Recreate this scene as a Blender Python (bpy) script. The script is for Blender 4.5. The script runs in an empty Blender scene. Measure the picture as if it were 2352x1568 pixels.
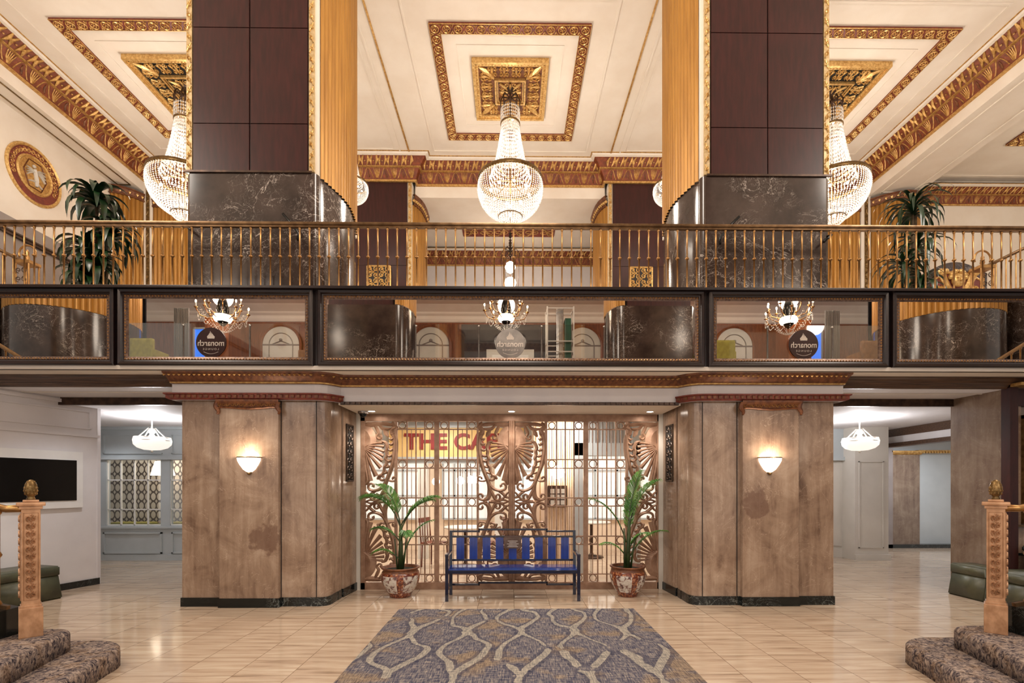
import bpy, bmesh, math, random
from mathutils import Vector, Matrix
PI = math.pi
random.seed(7)
scn = bpy.context.scene
COL = scn.collection
F = 1111.0; EYE = 1.57; CX = 1172.0; HY = 1112.0
def X(px, d): return (px - CX) * d / F
def Z(py, d): return EYE + (HY - py) * d / F

# ------------------------------------------------------------------ materials
def lin(c):
    return tuple(((v/255.0)/12.92 if v/255.0 <= 0.04045 else ((v/255.0+0.055)/1.055)**2.4) for v in c) + (1.0,)
def newmat(name):
    m = bpy.data.materials.new(name); m.use_nodes = True
    nt = m.node_tree; nt.nodes.clear()
    out = nt.nodes.new('ShaderNodeOutputMaterial')
    b = nt.nodes.new('ShaderNodeBsdfPrincipled')
    nt.links.new(b.outputs[0], out.inputs[0])
    return m, nt, b, out
class N:
    """tiny node helper"""
    def __init__(s, nt): s.nt = nt
    def n(s, t, **kw):
        nd = s.nt.nodes.new(t)
        for k, v in kw.items(): setattr(nd, k, v)
        return nd
    def link(s, a, b): s.nt.links.new(a, b)
    def val(s, inp, v):
        if hasattr(v, 'links') or isinstance(v, bpy.types.NodeSocket): s.link(v, inp)
        else: inp.default_value = v
    def math(s, op, a, b=None, c=None):
        nd = s.n('ShaderNodeMath', operation=op)
        s.val(nd.inputs[0], a)
        if b is not None: s.val(nd.inputs[1], b)
        if c is not None: s.val(nd.inputs[2], c)
        return nd.outputs[0]
    def coord(s, scale=(1,1,1), loc=(0,0,0)):
        t = s.n('ShaderNodeTexCoord'); m = s.n('ShaderNodeMapping')
        m.inputs['Scale'].default_value = scale; m.inputs['Location'].default_value = loc
        s.link(t.outputs['Object'], m.inputs[0]); return m.outputs[0]
    def noise(s, vec, scale, detail=4, rough=0.55, dist=0.0):
        nd = s.n('ShaderNodeTexNoise'); s.link(vec, nd.inputs['Vector'])
        nd.inputs['Scale'].default_value = scale; nd.inputs['Detail'].default_value = detail
        nd.inputs['Roughness'].default_value = rough; nd.inputs['Distortion'].default_value = dist
        return nd.outputs['Fac']
    def ramp(s, fac, stops):
        nd = s.n('ShaderNodeValToRGB'); s.link(fac, nd.inputs[0])
        el = nd.color_ramp.elements
        while len(el) < len(stops): el.new(0.5)
        for e, (p, c) in zip(el, stops):
            e.position = p; e.color = c if len(c) == 4 else lin(c)
        return nd.outputs[0]
    def mix(s, fac, a, b):
        nd = s.n('ShaderNodeMix', data_type='RGBA')
        s.val(nd.inputs[0], fac); s.val(nd.inputs[6], a); s.val(nd.inputs[7], b)
        return nd.outputs[2]
    def bump(s, h, strength, dist=0.01):
        nd = s.n('ShaderNodeBump'); nd.inputs['Strength'].default_value = strength
        nd.inputs['Distance'].default_value = dist; s.link(h, nd.inputs['Height']); return nd.outputs[0]
def mat(name, c1, c2=None, scale=6, stretch=(1,1,1), rough=0.5, metal=0.0, bump=0.0, lo=0.35, hi=0.65, spec=0.5, detail=4, dist=0.0, coat=0.0):
    m, nt, b, o = newmat(name); n = N(nt)
    b.inputs['Roughness'].default_value = rough; b.inputs['Metallic'].default_value = metal
    b.inputs['Specular IOR Level'].default_value = spec
    b.inputs['Coat Weight'].default_value = coat
    if c2 is None: c2 = tuple(int(v*0.93) for v in c1)
    v = n.coord(stretch); f = n.noise(v, scale, detail, dist=dist)
    n.link(n.ramp(f, [(lo, c1), (hi, c2)]), b.inputs['Base Color'])
    if bump: n.link(n.bump(f, bump, 0.02), b.inputs['Normal'])
    return m
def emit(name, c, s):
    m, nt, b, o = newmat(name)
    b.inputs['Base Color'].default_value = lin(c); b.inputs['Emission Color'].default_value = lin(c)
    b.inputs['Emission Strength'].default_value = s
    return m
M = {}
M['plaster'] = mat('cream plaster', (228,220,209), (222,212,199), 2.0, rough=0.75, spec=0.2)
M['plaster_grey'] = mat('pale grey plaster', (214,208,206), (206,200,200), 2.0, rough=0.7, spec=0.3)
M['plaster_low'] = mat('lower white plaster', (222,218,218), (214,210,210), 2.0, rough=0.7, spec=0.3)
M['panel_blue'] = mat('grey blue joinery paint', (184,190,192), (176,182,184), 2.0, rough=0.45)
M['panel_cream'] = mat('cream joinery paint', (206,200,190), (198,192,182), 2.0, rough=0.45)
M['dado'] = mat('warm grey dado paint', (138,128,124), (126,116,112), 2.0, rough=0.6)
M['gold'] = mat('old gold leaf', (212,172,106), (166,122,64), 22, rough=0.42, metal=0.5, bump=0.25)
M['gold_hi'] = mat('bright gold leaf', (232,198,132), (190,146,82), 26, rough=0.34, metal=0.55, bump=0.2)
M['gilt_ground'] = mat('pale gilt ground', (206,182,140), (176,148,100), 20, rough=0.5, metal=0.3)
M['sienna'] = mat('sienna cornice ground', (134,66,34), (100,46,24), 14, rough=0.55)
M['ochre'] = mat('gilded ochre fluting', (172,124,54), (150,104,42), 3.0, (6,6,0.4), rough=0.45, metal=0.3, bump=0.1)
M['red'] = mat('brick red paint', (128,58,42), (98,40,30), 14, rough=0.55)
M['redbrown'] = mat('burnt sienna gilding', (128,80,48), (86,48,32), 18, rough=0.45, metal=0.25, bump=0.3)
M['bronze_dark'] = mat('dark bronze moulding', (84,62,48), (54,38,30), 10, rough=0.35, metal=0.5, bump=0.1)
M['bronze_band'] = mat('antique bronze band', (140,112,70), (98,76,44), 14, rough=0.35, metal=0.75)
M['brass'] = mat('aged brass', (190,146,90), (156,112,66), 12, rough=0.3, metal=0.8)
M['brass_rail'] = mat('brown bronze rail', (128,100,70), (96,72,48), 12, rough=0.32, metal=0.75)
M['copper'] = mat('copper bronze newel', (196,152,116), (160,118,84), 10, rough=0.38, metal=0.45)
M['gate'] = mat('rosy bronze gate metal', (170,136,112), (142,108,86), 9, rough=0.42, metal=0.3, bump=0.1)
M['gate_dark'] = mat('dark openwork bronze', (92,72,56), (58,44,34), 9, rough=0.45, metal=0.4)
M['wood_dark'] = mat('dark mahogany panel', (60,27,25), (46,22,20), 5, (4,4,0.6), rough=0.4, spec=0.3)
M['wood_seam'] = mat('black panel seam', (22,12,12), (18,10,10), 5, rough=0.6)
M['frame_wood'] = mat('espresso frame wood', (36,21,19), (24,14,13), 6, (0.6,4,4), rough=0.28)
M['frame_bead'] = mat('bronze beading', (122,98,82), (70,50,42), 40, rough=0.35, metal=0.6)
M['wood_lounge'] = mat('walnut lounge panelling', (138,78,44), (104,54,28), 4, (5,5,0.5), rough=0.35)
M['wood_beam'] = mat('reeded brown moulding', (96,70,52), (62,44,34), 7, (0.4,3,10), rough=0.4, bump=0.3)
M['leather'] = mat('olive grey leather', (84,84,62), (66,66,50), 8, rough=0.38, bump=0.1)
M['leather_dark'] = mat('black bench trim', (44,48,46), (34,38,36), 8, rough=0.4)
M['black'] = mat('black screen', (4,5,6), (3,4,5), 3, rough=0.25, spec=0.4)
M['white'] = mat('white gloss paint', (232,230,226), (226,224,220), 4, rough=0.4)
M['leaf'] = mat('dark glossy leaf', (24,58,26), (12,34,18), 9, rough=0.3, spec=0.6)
M['palm'] = mat('fresh palm leaf', (104,158,62), (52,104,44), 7, rough=0.4)
M['palm_stem'] = mat('palm stem green', (58,78,34), (36,48,26), 8, rough=0.5)
M['trunk'] = mat('cane bark', (110,92,66), (82,66,46), 12, rough=0.8, bump=0.4)
M['soil'] = mat('potting soil', (44,40,22), (30,28,16), 30, rough=0.95, bump=0.6)
M['navy'] = mat('dark navy lacquer', (22,26,52), (16,20,42), 5, rough=0.12, coat=0.6)
M['blue'] = mat('royal blue lacquer', (22,62,150), (16,48,126), 5, rough=0.12, coat=0.6)
M['plaque'] = mat('engraved bronze plaque', (112,92,84), (92,74,66), 12, rough=0.3, metal=0.6)
M['steel'] = mat('satin steel', (180,178,176), (150,148,148), 8, rough=0.25, metal=0.9)
M['curtain'] = mat('grey drape', (150,146,142), (112,108,106), 3, (14,14,0.3), rough=0.8)
M['curtain_dark'] = mat('dark drape', (34,32,40), (24,22,30), 3, (14,14,0.3), rough=0.8)
M['chair_yellow'] = mat('olive yellow upholstery', (176,166,70), (150,140,54), 9, rough=0.7)
M['chair_brown'] = mat('tan leather upholstery', (150,102,60), (124,80,44), 9, rough=0.5)
M['green'] = mat('green machine paint', (24,92,66), (16,74,52), 5, rough=0.4)
M['cream_sign'] = mat('butter yellow sign board', (238,206,140), (232,196,126), 3, rough=0.5)
M['letter_red'] = mat('brick red lettering', (150,48,44), (132,38,36), 6, rough=0.5)
M['cafe_wall'] = mat('peach cafe wall', (236,214,188), (228,204,178), 2, rough=0.6)
M['chair_red'] = mat('cherry wood chair', (118,60,42), (92,44,30), 6, rough=0.4)
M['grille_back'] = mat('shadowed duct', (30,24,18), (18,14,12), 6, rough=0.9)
M['disc'] = mat('oxblood sign disc', (48,22,24), (40,18,20), 5, rough=0.3)
M['pearl'] = mat('silver lettering', (214,206,200), (196,188,182), 6, rough=0.35, metal=0.3)
M['disc_grey'] = mat('frosted silver disc', (150,146,144), (110,106,106), 2.2, rough=0.45, metal=0.2)
M['bulb'] = emit('warm lit bulb', (255,226,190), 60)
M['bulb_soft'] = emit('lit frosted bulb', (255,236,214), 14)
M['lamp_white'] = emit('lit downlight lens', (255,240,224), 90)
M['glow_day'] = emit('bright window daylight', (240,238,234), 0.28)
M['glow_blue'] = emit('blue lit window', (60,130,255), 1.2)

def mk_bead():
    m, nt, b, out = newmat('cut crystal bead'); n = N(nt)
    tr = n.n('ShaderNodeBsdfTranslucent'); tr.inputs[0].default_value = (0.80,0.79,0.78,1)
    gl = n.n('ShaderNodeBsdfGlossy'); gl.inputs['Roughness'].default_value = 0.08
    gl.inputs[0].default_value = (1,0.98,0.95,1)
    df = n.n('ShaderNodeBsdfDiffuse'); df.inputs[0].default_value = (0.80,0.79,0.78,1)
    a = n.n('ShaderNodeMixShader'); a.inputs[0].default_value = 0.35; n.link(tr.outputs[0], a.inputs[1]); n.link(df.outputs[0], a.inputs[2])
    c = n.n('ShaderNodeMixShader'); c.inputs[0].default_value = 0.2; n.link(a.outputs[0], c.inputs[1]); n.link(gl.outputs[0], c.inputs[2])
    n.link(c.outputs[0], out.inputs[0]); return m
M['crystal'] = mk_bead()
def mk_alabaster():
    m, nt, b, out = newmat('lit alabaster glass'); n = N(nt)
    b.inputs['Base Color'].default_value = lin((244,236,224)); b.inputs['Roughness'].default_value = 0.3
    b.inputs['Emission Color'].default_value = lin((255,232,206)); b.inputs['Emission Strength'].default_value = 3.2
    return m
M['alabaster'] = mk_alabaster()
def mk_alab2():
    m, nt, b, out = newmat('lit opal pendant glass')
    b.inputs['Base Color'].default_value = lin((244,240,236)); b.inputs['Roughness'].default_value = 0.3
    b.inputs['Emission Color'].default_value = lin((255,246,236)); b.inputs['Emission Strength'].default_value = 0.7
    return m
M['opal'] = mk_alab2()
def mk_mirror():
    m, nt, b, out = newmat('aged mirror silvering')
    b.inputs['Base Color'].default_value = (0.74,0.70,0.65,1); b.inputs['Metallic'].default_value = 1.0
    b.inputs['Roughness'].default_value = 0.005; return m
M['mirror'] = mk_mirror()
def mk_glass(name='clear balustrade glass', tint=(0.93,0.95,0.95,1)):
    m, nt, b, out = newmat(name); n = N(nt)
    t = n.n('ShaderNodeBsdfTransparent'); t.inputs[0].default_value = tint
    g = n.n('ShaderNodeBsdfGlossy'); g.inputs['Roughness'].default_value = 0.03
    mx = n.n('ShaderNodeMixShader'); mx.inputs[0].default_value = 0.1
    n.link(t.outputs[0], mx.inputs[1]); n.link(g.outputs[0], mx.inputs[2]); n.link(mx.outputs[0], out.inputs[0]); return m
M['glass'] = mk_glass()
def mk_darkmarble(name, base1, base2, vein, seed=0.0, vs=1.6, width=0.012, rough=0.12):
    m, nt, b, out = newmat(name); n = N(nt)
    v = n.coord((1,1,1), (seed, seed*1.7, seed*0.6))
    cl = n.noise(v, 2.4, 6, 0.6)
    base = n.ramp(cl, [(0.35, base1), (0.68, base2)])
    w1 = n.noise(v, vs, 5, 0.62, 1.8)
    r1 = n.math('ABSOLUTE', n.math('SUBTRACT', w1, 0.5))
    k1 = n.math('LESS_THAN', r1, 0.0)
    mk = n.n('ShaderNodeMapRange'); n.link(r1, mk.inputs[0]); mk.inputs[1].default_value = 0.0; mk.inputs[2].default_value = width
    mk.inputs[3].default_value = 1.0; mk.inputs[4].default_value = 0.0
    gate = n.noise(v, 1.1, 3)
    g2 = n.n('ShaderNodeMapRange'); n.link(gate, g2.inputs[0]); g2.inputs[1].default_value = 0.47; g2.inputs[2].default_value = 0.62
    w2 = n.noise(v, vs*3.2, 4, 0.6, 2.4)
    r2 = n.math('ABSOLUTE', n.math('SUBTRACT', w2, 0.5))
    m2 = n.n('ShaderNodeMapRange'); n.link(r2, m2.inputs[0]); m2.inputs[1].default_value = 0.0; m2.inputs[2].default_value = width*1.3
    m2.inputs[3].default_value = 0.5; m2.inputs[4].default_value = 0.0
    a = n.math('MULTIPLY', mk.outputs[0], g2.outputs[0])
    c = n.math('MULTIPLY', m2.outputs[0], g2.outputs[0])
    fac = n.math('MINIMUM', n.math('ADD', a, c), 1.0)
    n.link(n.mix(fac, base, lin(vein)), b.inputs['Base Color'])
    b.inputs['Roughness'].default_value = rough; return m
M['marble_dark'] = mk_darkmarble('dark emperador marble', (46,36,32), (72,59,53), (196,184,174), 4.0, 1.9, 0.009, 0.14)
M['marble_black'] = mk_darkmarble('black green marble', (16,20,20), (28,32,31), (120,124,120), 3.0, 2.4, 0.01, 0.1)
def mk_taupe(name, blot=None, seed=0.0, tint=1.0):
    m, nt, b, out = newmat(name); n = N(nt)
    def t(c): return tuple(int(v*tint) for v in c)
    v = n.coord((1,1,1), (seed, seed*1.3, seed*0.7)); vs = n.coord((7,7,0.8), (seed, 0, seed))
    cl = n.noise(v, 2.2, 8, 0.65, 0.7); st = n.noise(vs, 1.6, 5, 0.6, 0.4)
    f = n.math('ADD', n.math('MULTIPLY', cl, 0.6), n.math('MULTIPLY', st, 0.4))
    base = n.ramp(f, [(0.34, t((106,84,70))), (0.44, t((136,112,94))), (0.54, t((156,132,112))), (0.66, t((178,156,136)))])
    w = n.noise(v, 2.6, 4, 0.6, 1.2)
    r = n.math('ABSOLUTE', n.math('SUBTRACT', w, 0.5))
    k = n.n('ShaderNodeMapRange'); n.link(r, k.inputs[0]); k.inputs[1].default_value = 0; k.inputs[2].default_value = 0.006
    k.inputs[3].default_value = 0.4; k.inputs[4].default_value = 0
    col = n.mix(k.outputs[0], base, lin(t((200,178,156))))
    if blot:
        tc = n.n('ShaderNodeTexCoord'); sep = n.n('ShaderNodeSeparateXYZ'); n.link(tc.outputs['Object'], sep.inputs[0])
        dx = n.math('DIVIDE', n.math('SUBTRACT', sep.outputs[0], blot[0]), blot[2])
        dz = n.math('DIVIDE', n.math('SUBTRACT', sep.outputs[2], blot[1]), blot[3])
        rr = n.math('SQRT', n.math('ADD', n.math('MULTIPLY', dx, dx), n.math('MULTIPLY', dz, dz)))
        nz = n.noise(n.coord(), 5.5, 4, 0.6)
        rr = n.math('ADD', rr, n.math('MULTIPLY', n.math('SUBTRACT', nz, 0.5), 1.9))
        mr = n.n('ShaderNodeMapRange'); n.link(rr, mr.inputs[0]); mr.inputs[1].default_value = 0.8; mr.inputs[2].default_value = 0.96
        mr.inputs[3].default_value = 0.7; mr.inputs[4].default_value = 0
        col = n.mix(mr.outputs[0], col, lin((112,86,72)))
    n.link(col, b.inputs['Base Color']); b.inputs['Roughness'].default_value = 0.2
    b.inputs['Specular IOR Level'].default_value = 0.5
    return m
M['taupe'] = mk_taupe('taupe marble')
M['taupe_l'] = mk_taupe('taupe marble with dark inclusion', (-3.12, 0.86, 0.22, 0.19), 2.0)
M['taupe_r'] = mk_taupe('taupe marble with triangular inclusion', (3.17, 1.3, 0.2, 0.22), 5.0)
M['taupe_grey'] = mk_taupe('grey brown onyx marble', None, 8.0, 0.82)
def mk_floor():
    m, nt, b, out = newmat('streaked beige marble tiles'); n = N(nt)
    tc = n.n('ShaderNodeTexCoord'); sep = n.n('ShaderNodeSeparateXYZ'); n.link(tc.outputs['Object'], sep.inputs[0])
    ux = n.math('DIVIDE', n.math('SUBTRACT', sep.outputs[0], 0.05), 0.466)
    uy = n.math('DIVIDE', n.math('SUBTRACT', sep.outputs[1], 3.99), 0.424)
    fx = n.math('FRACT', ux); fy = n.math('FRACT', uy)
    ex = n.math('MINIMUM', fx, n.math('SUBTRACT', 1.0, fx)); ey = n.math('MINIMUM', fy, n.math('SUBTRACT', 1.0, fy))
    seam = n.math('LESS_THAN', n.math('MINIMUM', ex, ey), 0.006)
    cmb = n.n('ShaderNodeCombineXYZ'); n.link(n.math('FLOOR', ux), cmb.inputs[0]); n.link(n.math('FLOOR', uy), cmb.inputs[1])
    wn = n.n('ShaderNodeTexWhiteNoise', noise_dimensions='2D'); n.link(cmb.outputs[0], wn.inputs['Vector'])
    c2 = n.n('ShaderNodeCombineXYZ')
    n.link(n.math('MULTIPLY', sep.outputs[0], 1.3), c2.inputs[0])
    n.link(n.math('ADD', n.math('MULTIPLY', sep.outputs[1], 15.0), n.math('MULTIPLY', wn.outputs[0], 40.0)), c2.inputs[1])
    st = n.noise(c2.outputs[0], 1.0, 5, 0.6, 0.35)
    base = n.ramp(st, [(0.3, (142,120,100)), (0.45, (182,160,138)), (0.62, (200,182,160)), (0.78, (210,196,176))])
    tone = n.mix(n.math('MULTIPLY', wn.outputs[0], 0.35), base, lin((178,156,134)))
    col = n.mix(seam, tone, lin((120,98,78)))
    n.link(col, b.inputs['Base Color']); b.inputs['Roughness'].default_value = 0.1
    b.inputs['Specular IOR Level'].default_value = 0.6
    return m
M['floor'] = mk_floor()
def mk_rug():
    m, nt, b, out = newmat('woven blue grey rug'); n = N(nt)
    tc = n.n('ShaderNodeTexCoord'); sep = n.n('ShaderNodeSeparateXYZ'); n.link(tc.outputs['Object'], sep.inputs[0])
    x, y = sep.outputs[0], sep.outputs[1]
    wob = n.math('MULTIPLY', n.math('SUBTRACT', n.noise(n.coord((1,1,1),(3,5,0)), 1.2, 2), 0.5), 0.8)
    xs = n.math('ADD', x, n.math('MULTIPLY', wob, 0.35))
    yy = n.math('ADD', y, n.math('MULTIPLY', wob, 0.8))
    sw = n.math('MULTIPLY', n.math('SINE', n.math('MULTIPLY', yy, 5.2)), 0.2)
    p = 0.56
    lines = []
    for sg, off in ((1, 0.12), (-1, 0.5)):
        u = n.math('FRACT', n.math('ADD', n.math('DIVIDE', xs, p), n.math('ADD', n.math('MULTIPLY', sw, sg), off)))
        lines.append(n.math('SUBTRACT', u, 0.5))
    a = n.math('MINIMUM', n.math('ABSOLUTE', lines[0]), n.math('ABSOLUTE', lines[1]))
    brk = n.n('ShaderNodeMapRange'); n.link(n.noise(n.coord((1,1.6,1),(1,9,0)), 1.3, 2), brk.inputs[0])
    brk.inputs[1].default_value = 0.34; brk.inputs[2].default_value = 0.42; brk.inputs[3].default_value = -0.05; brk.inputs[4].default_value = 0.058
    wmod = n.math('ADD', brk.outputs[0], n.math('MULTIPLY', n.math('SINE', n.math('MULTIPLY', yy, 6.3)), 0.018))
    rag = n.math('MULTIPLY', n.math('SUBTRACT', n.noise(n.coord((14,80,1)), 1.0, 3), 0.5), 0.045)
    a = n.math('ADD', a, rag)
    light = n.math('LESS_THAN', a, wmod)
    dark = n.math('LESS_THAN', a, n.math('MULTIPLY', wmod, 2.1))
    hx = n.noise(n.coord((9,110,1)), 1.0, 4, 0.7); hy = n.noise(n.coord((95,9,1)), 1.0, 4, 0.7)
    big = n.noise(n.coord((1,1.4,1),(7,2,0)), 1.7, 3)
    wv = n.math('ADD', n.math('MULTIPLY', hx, 0.55), n.math('MULTIPLY', hy, 0.45))
    base = n.ramp(wv, [(0.40, (40,42,64)), (0.47, (78,78,94)), (0.53, (120,114,114)), (0.6, (164,152,140))])
    tan = n.ramp(wv, [(0.41, (62,58,70)), (0.48, (122,106,92)), (0.54, (144,126,106)), (0.6, (168,152,134))])
    bg = n.n('ShaderNodeMapRange'); n.link(big, bg.inputs[0]); bg.inputs[1].default_value = 0.52; bg.inputs[2].default_value = 0.62
    col = n.mix(bg.outputs[0], base, tan)
    col = n.mix(n.math('MULTIPLY', dark, 0.55), col, n.ramp(hx, [(0.35, (34,36,54)), (0.65, (84,82,96))]))
    col = n.mix(n.math('MULTIPLY', light, 0.8), col, n.ramp(wv, [(0.40, (96,96,100)), (0.48, (148,142,132)), (0.58, (190,180,162))]))
    n.link(col, b.inputs['Base Color']); b.inputs['Roughness'].default_value = 0.95
    b.inputs['Specular IOR Level'].default_value = 0.1
    n.link(n.bump(wv, 0.4, 0.01), b.inputs['Normal']); return m
M['rug'] = mk_rug()
def mk_carpet():
    m, nt, b, out = newmat('mottled stair carpet'); n = N(nt)
    v = n.coord((1,1,0.75)); a = n.noise(v, 26, 5, 0.72, 1.2); c = n.noise(v, 7, 3, 0.6, 0.5)
    base = n.ramp(a, [(0.38, (48,42,50)), (0.46, (104,94,94)), (0.53, (142,126,116)), (0.62, (176,158,144))])
    warm = n.ramp(a, [(0.38, (60,52,52)), (0.5, (136,114,98)), (0.64, (176,158,142))])
    col = n.mix(n.ramp(c, [(0.52, (0,0,0)), (0.62, (255,255,255))]), base, warm)
    n.link(col, b.inputs['Base Color']); b.inputs['Roughness'].default_value = 0.95
    b.inputs['Specular IOR Level'].default_value = 0.1
    n.link(n.bump(a, 0.8, 0.02), b.inputs['Normal']); return m
M['carpet'] = mk_carpet()
def mk_pot():
    m, nt, b, out = newmat('painted porcelain planter'); n = N(nt)
    tc = n.n('ShaderNodeTexCoord'); sep = n.n('ShaderNodeSeparateXYZ'); n.link(tc.outputs['Object'], sep.inputs[0])
    ang = n.math('ARCTAN2', sep.outputs[1], sep.outputs[0])
    u = n.math('FRACT', n.math('ADD', n.math('MULTIPLY', ang, 5/(2*PI)), 0.1))
    inx = n.math('MULTIPLY', n.math('GREATER_THAN', u, 0.14), n.math('LESS_THAN', u, 0.86))
    inz = n.math('MULTIPLY', n.math('GREATER_THAN', sep.outputs[2], 0.07), n.math('LESS_THAN', sep.outputs[2], 0.31))
    panel = n.math('MULTIPLY', inx, inz)
    fl = n.noise(n.coord(), 15, 5, 0.65, 0.6)
    cream = n.ramp(fl, [(0.36, (60,44,44)), (0.44, (130,92,84)), (0.5, (190,182,172)), (0.7, (206,200,192))])
    g = n.noise(n.coord(), 34, 4, 0.6)
    br = n.ramp(g, [(0.4, (82,34,26)), (0.55, (128,66,42)), (0.66, (196,140,92))])
    n.link(n.mix(panel, br, cream), b.inputs['Base Color']); b.inputs['Roughness'].default_value = 0.15
    b.inputs['Coat Weight'].default_value = 0.5; return m
M['pot'] = mk_pot()
def mk_lattice():
    m, nt, b, out = newmat('trellis print screen'); n = N(nt)
    tc = n.n('ShaderNodeTexCoord'); sep = n.n('ShaderNodeSeparateXYZ'); n.link(tc.outputs['Object'], sep.inputs[0])
    sx = n.math('ABSOLUTE', n.math('SINE', n.math('MULTIPLY', sep.outputs[0], PI/0.13)))
    sz = n.math('ABSOLUTE', n.math('SINE', n.math('MULTIPLY', sep.outputs[2], PI/0.2)))
    k = n.math('LESS_THAN', n.math('ABSOLUTE', n.math('SUBTRACT', n.math('ADD', sx, sz), 1.0)), 0.34)
    n.link(n.mix(k, lin((214,204,190)), lin((84,70,62))), b.inputs['Base Color']); b.inputs['Roughness'].default_value = 0.7
    return m
M['lattice'] = mk_lattice()
def mk_brickwhite():
    m, nt, b, out = newmat('white brick beyond'); n = N(nt)
    t = n.n('ShaderNodeTexBrick'); t.inputs['Color1'].default_value = lin((206,200,188)); t.inputs['Color2'].default_value = lin((196,190,178))
    t.inputs['Mortar'].default_value = lin((160,152,140)); t.inputs['Scale'].default_value = 4.5
    tc = n.n('ShaderNodeTexCoord'); s = n.n('ShaderNodeSeparateXYZ'); n.link(tc.outputs['Object'], s.inputs[0])
    c = n.n('ShaderNodeCombineXYZ'); n.link(s.outputs[0], c.inputs[0]); n.link(s.outputs[2], c.inputs[1])
    n.link(c.outputs[0], t.inputs['Vector'])
    n.link(t.outputs[0], b.inputs['Base Color']); b.inputs['Roughness'].default_value = 0.8; return m
M['brick'] = mk_brickwhite()

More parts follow.
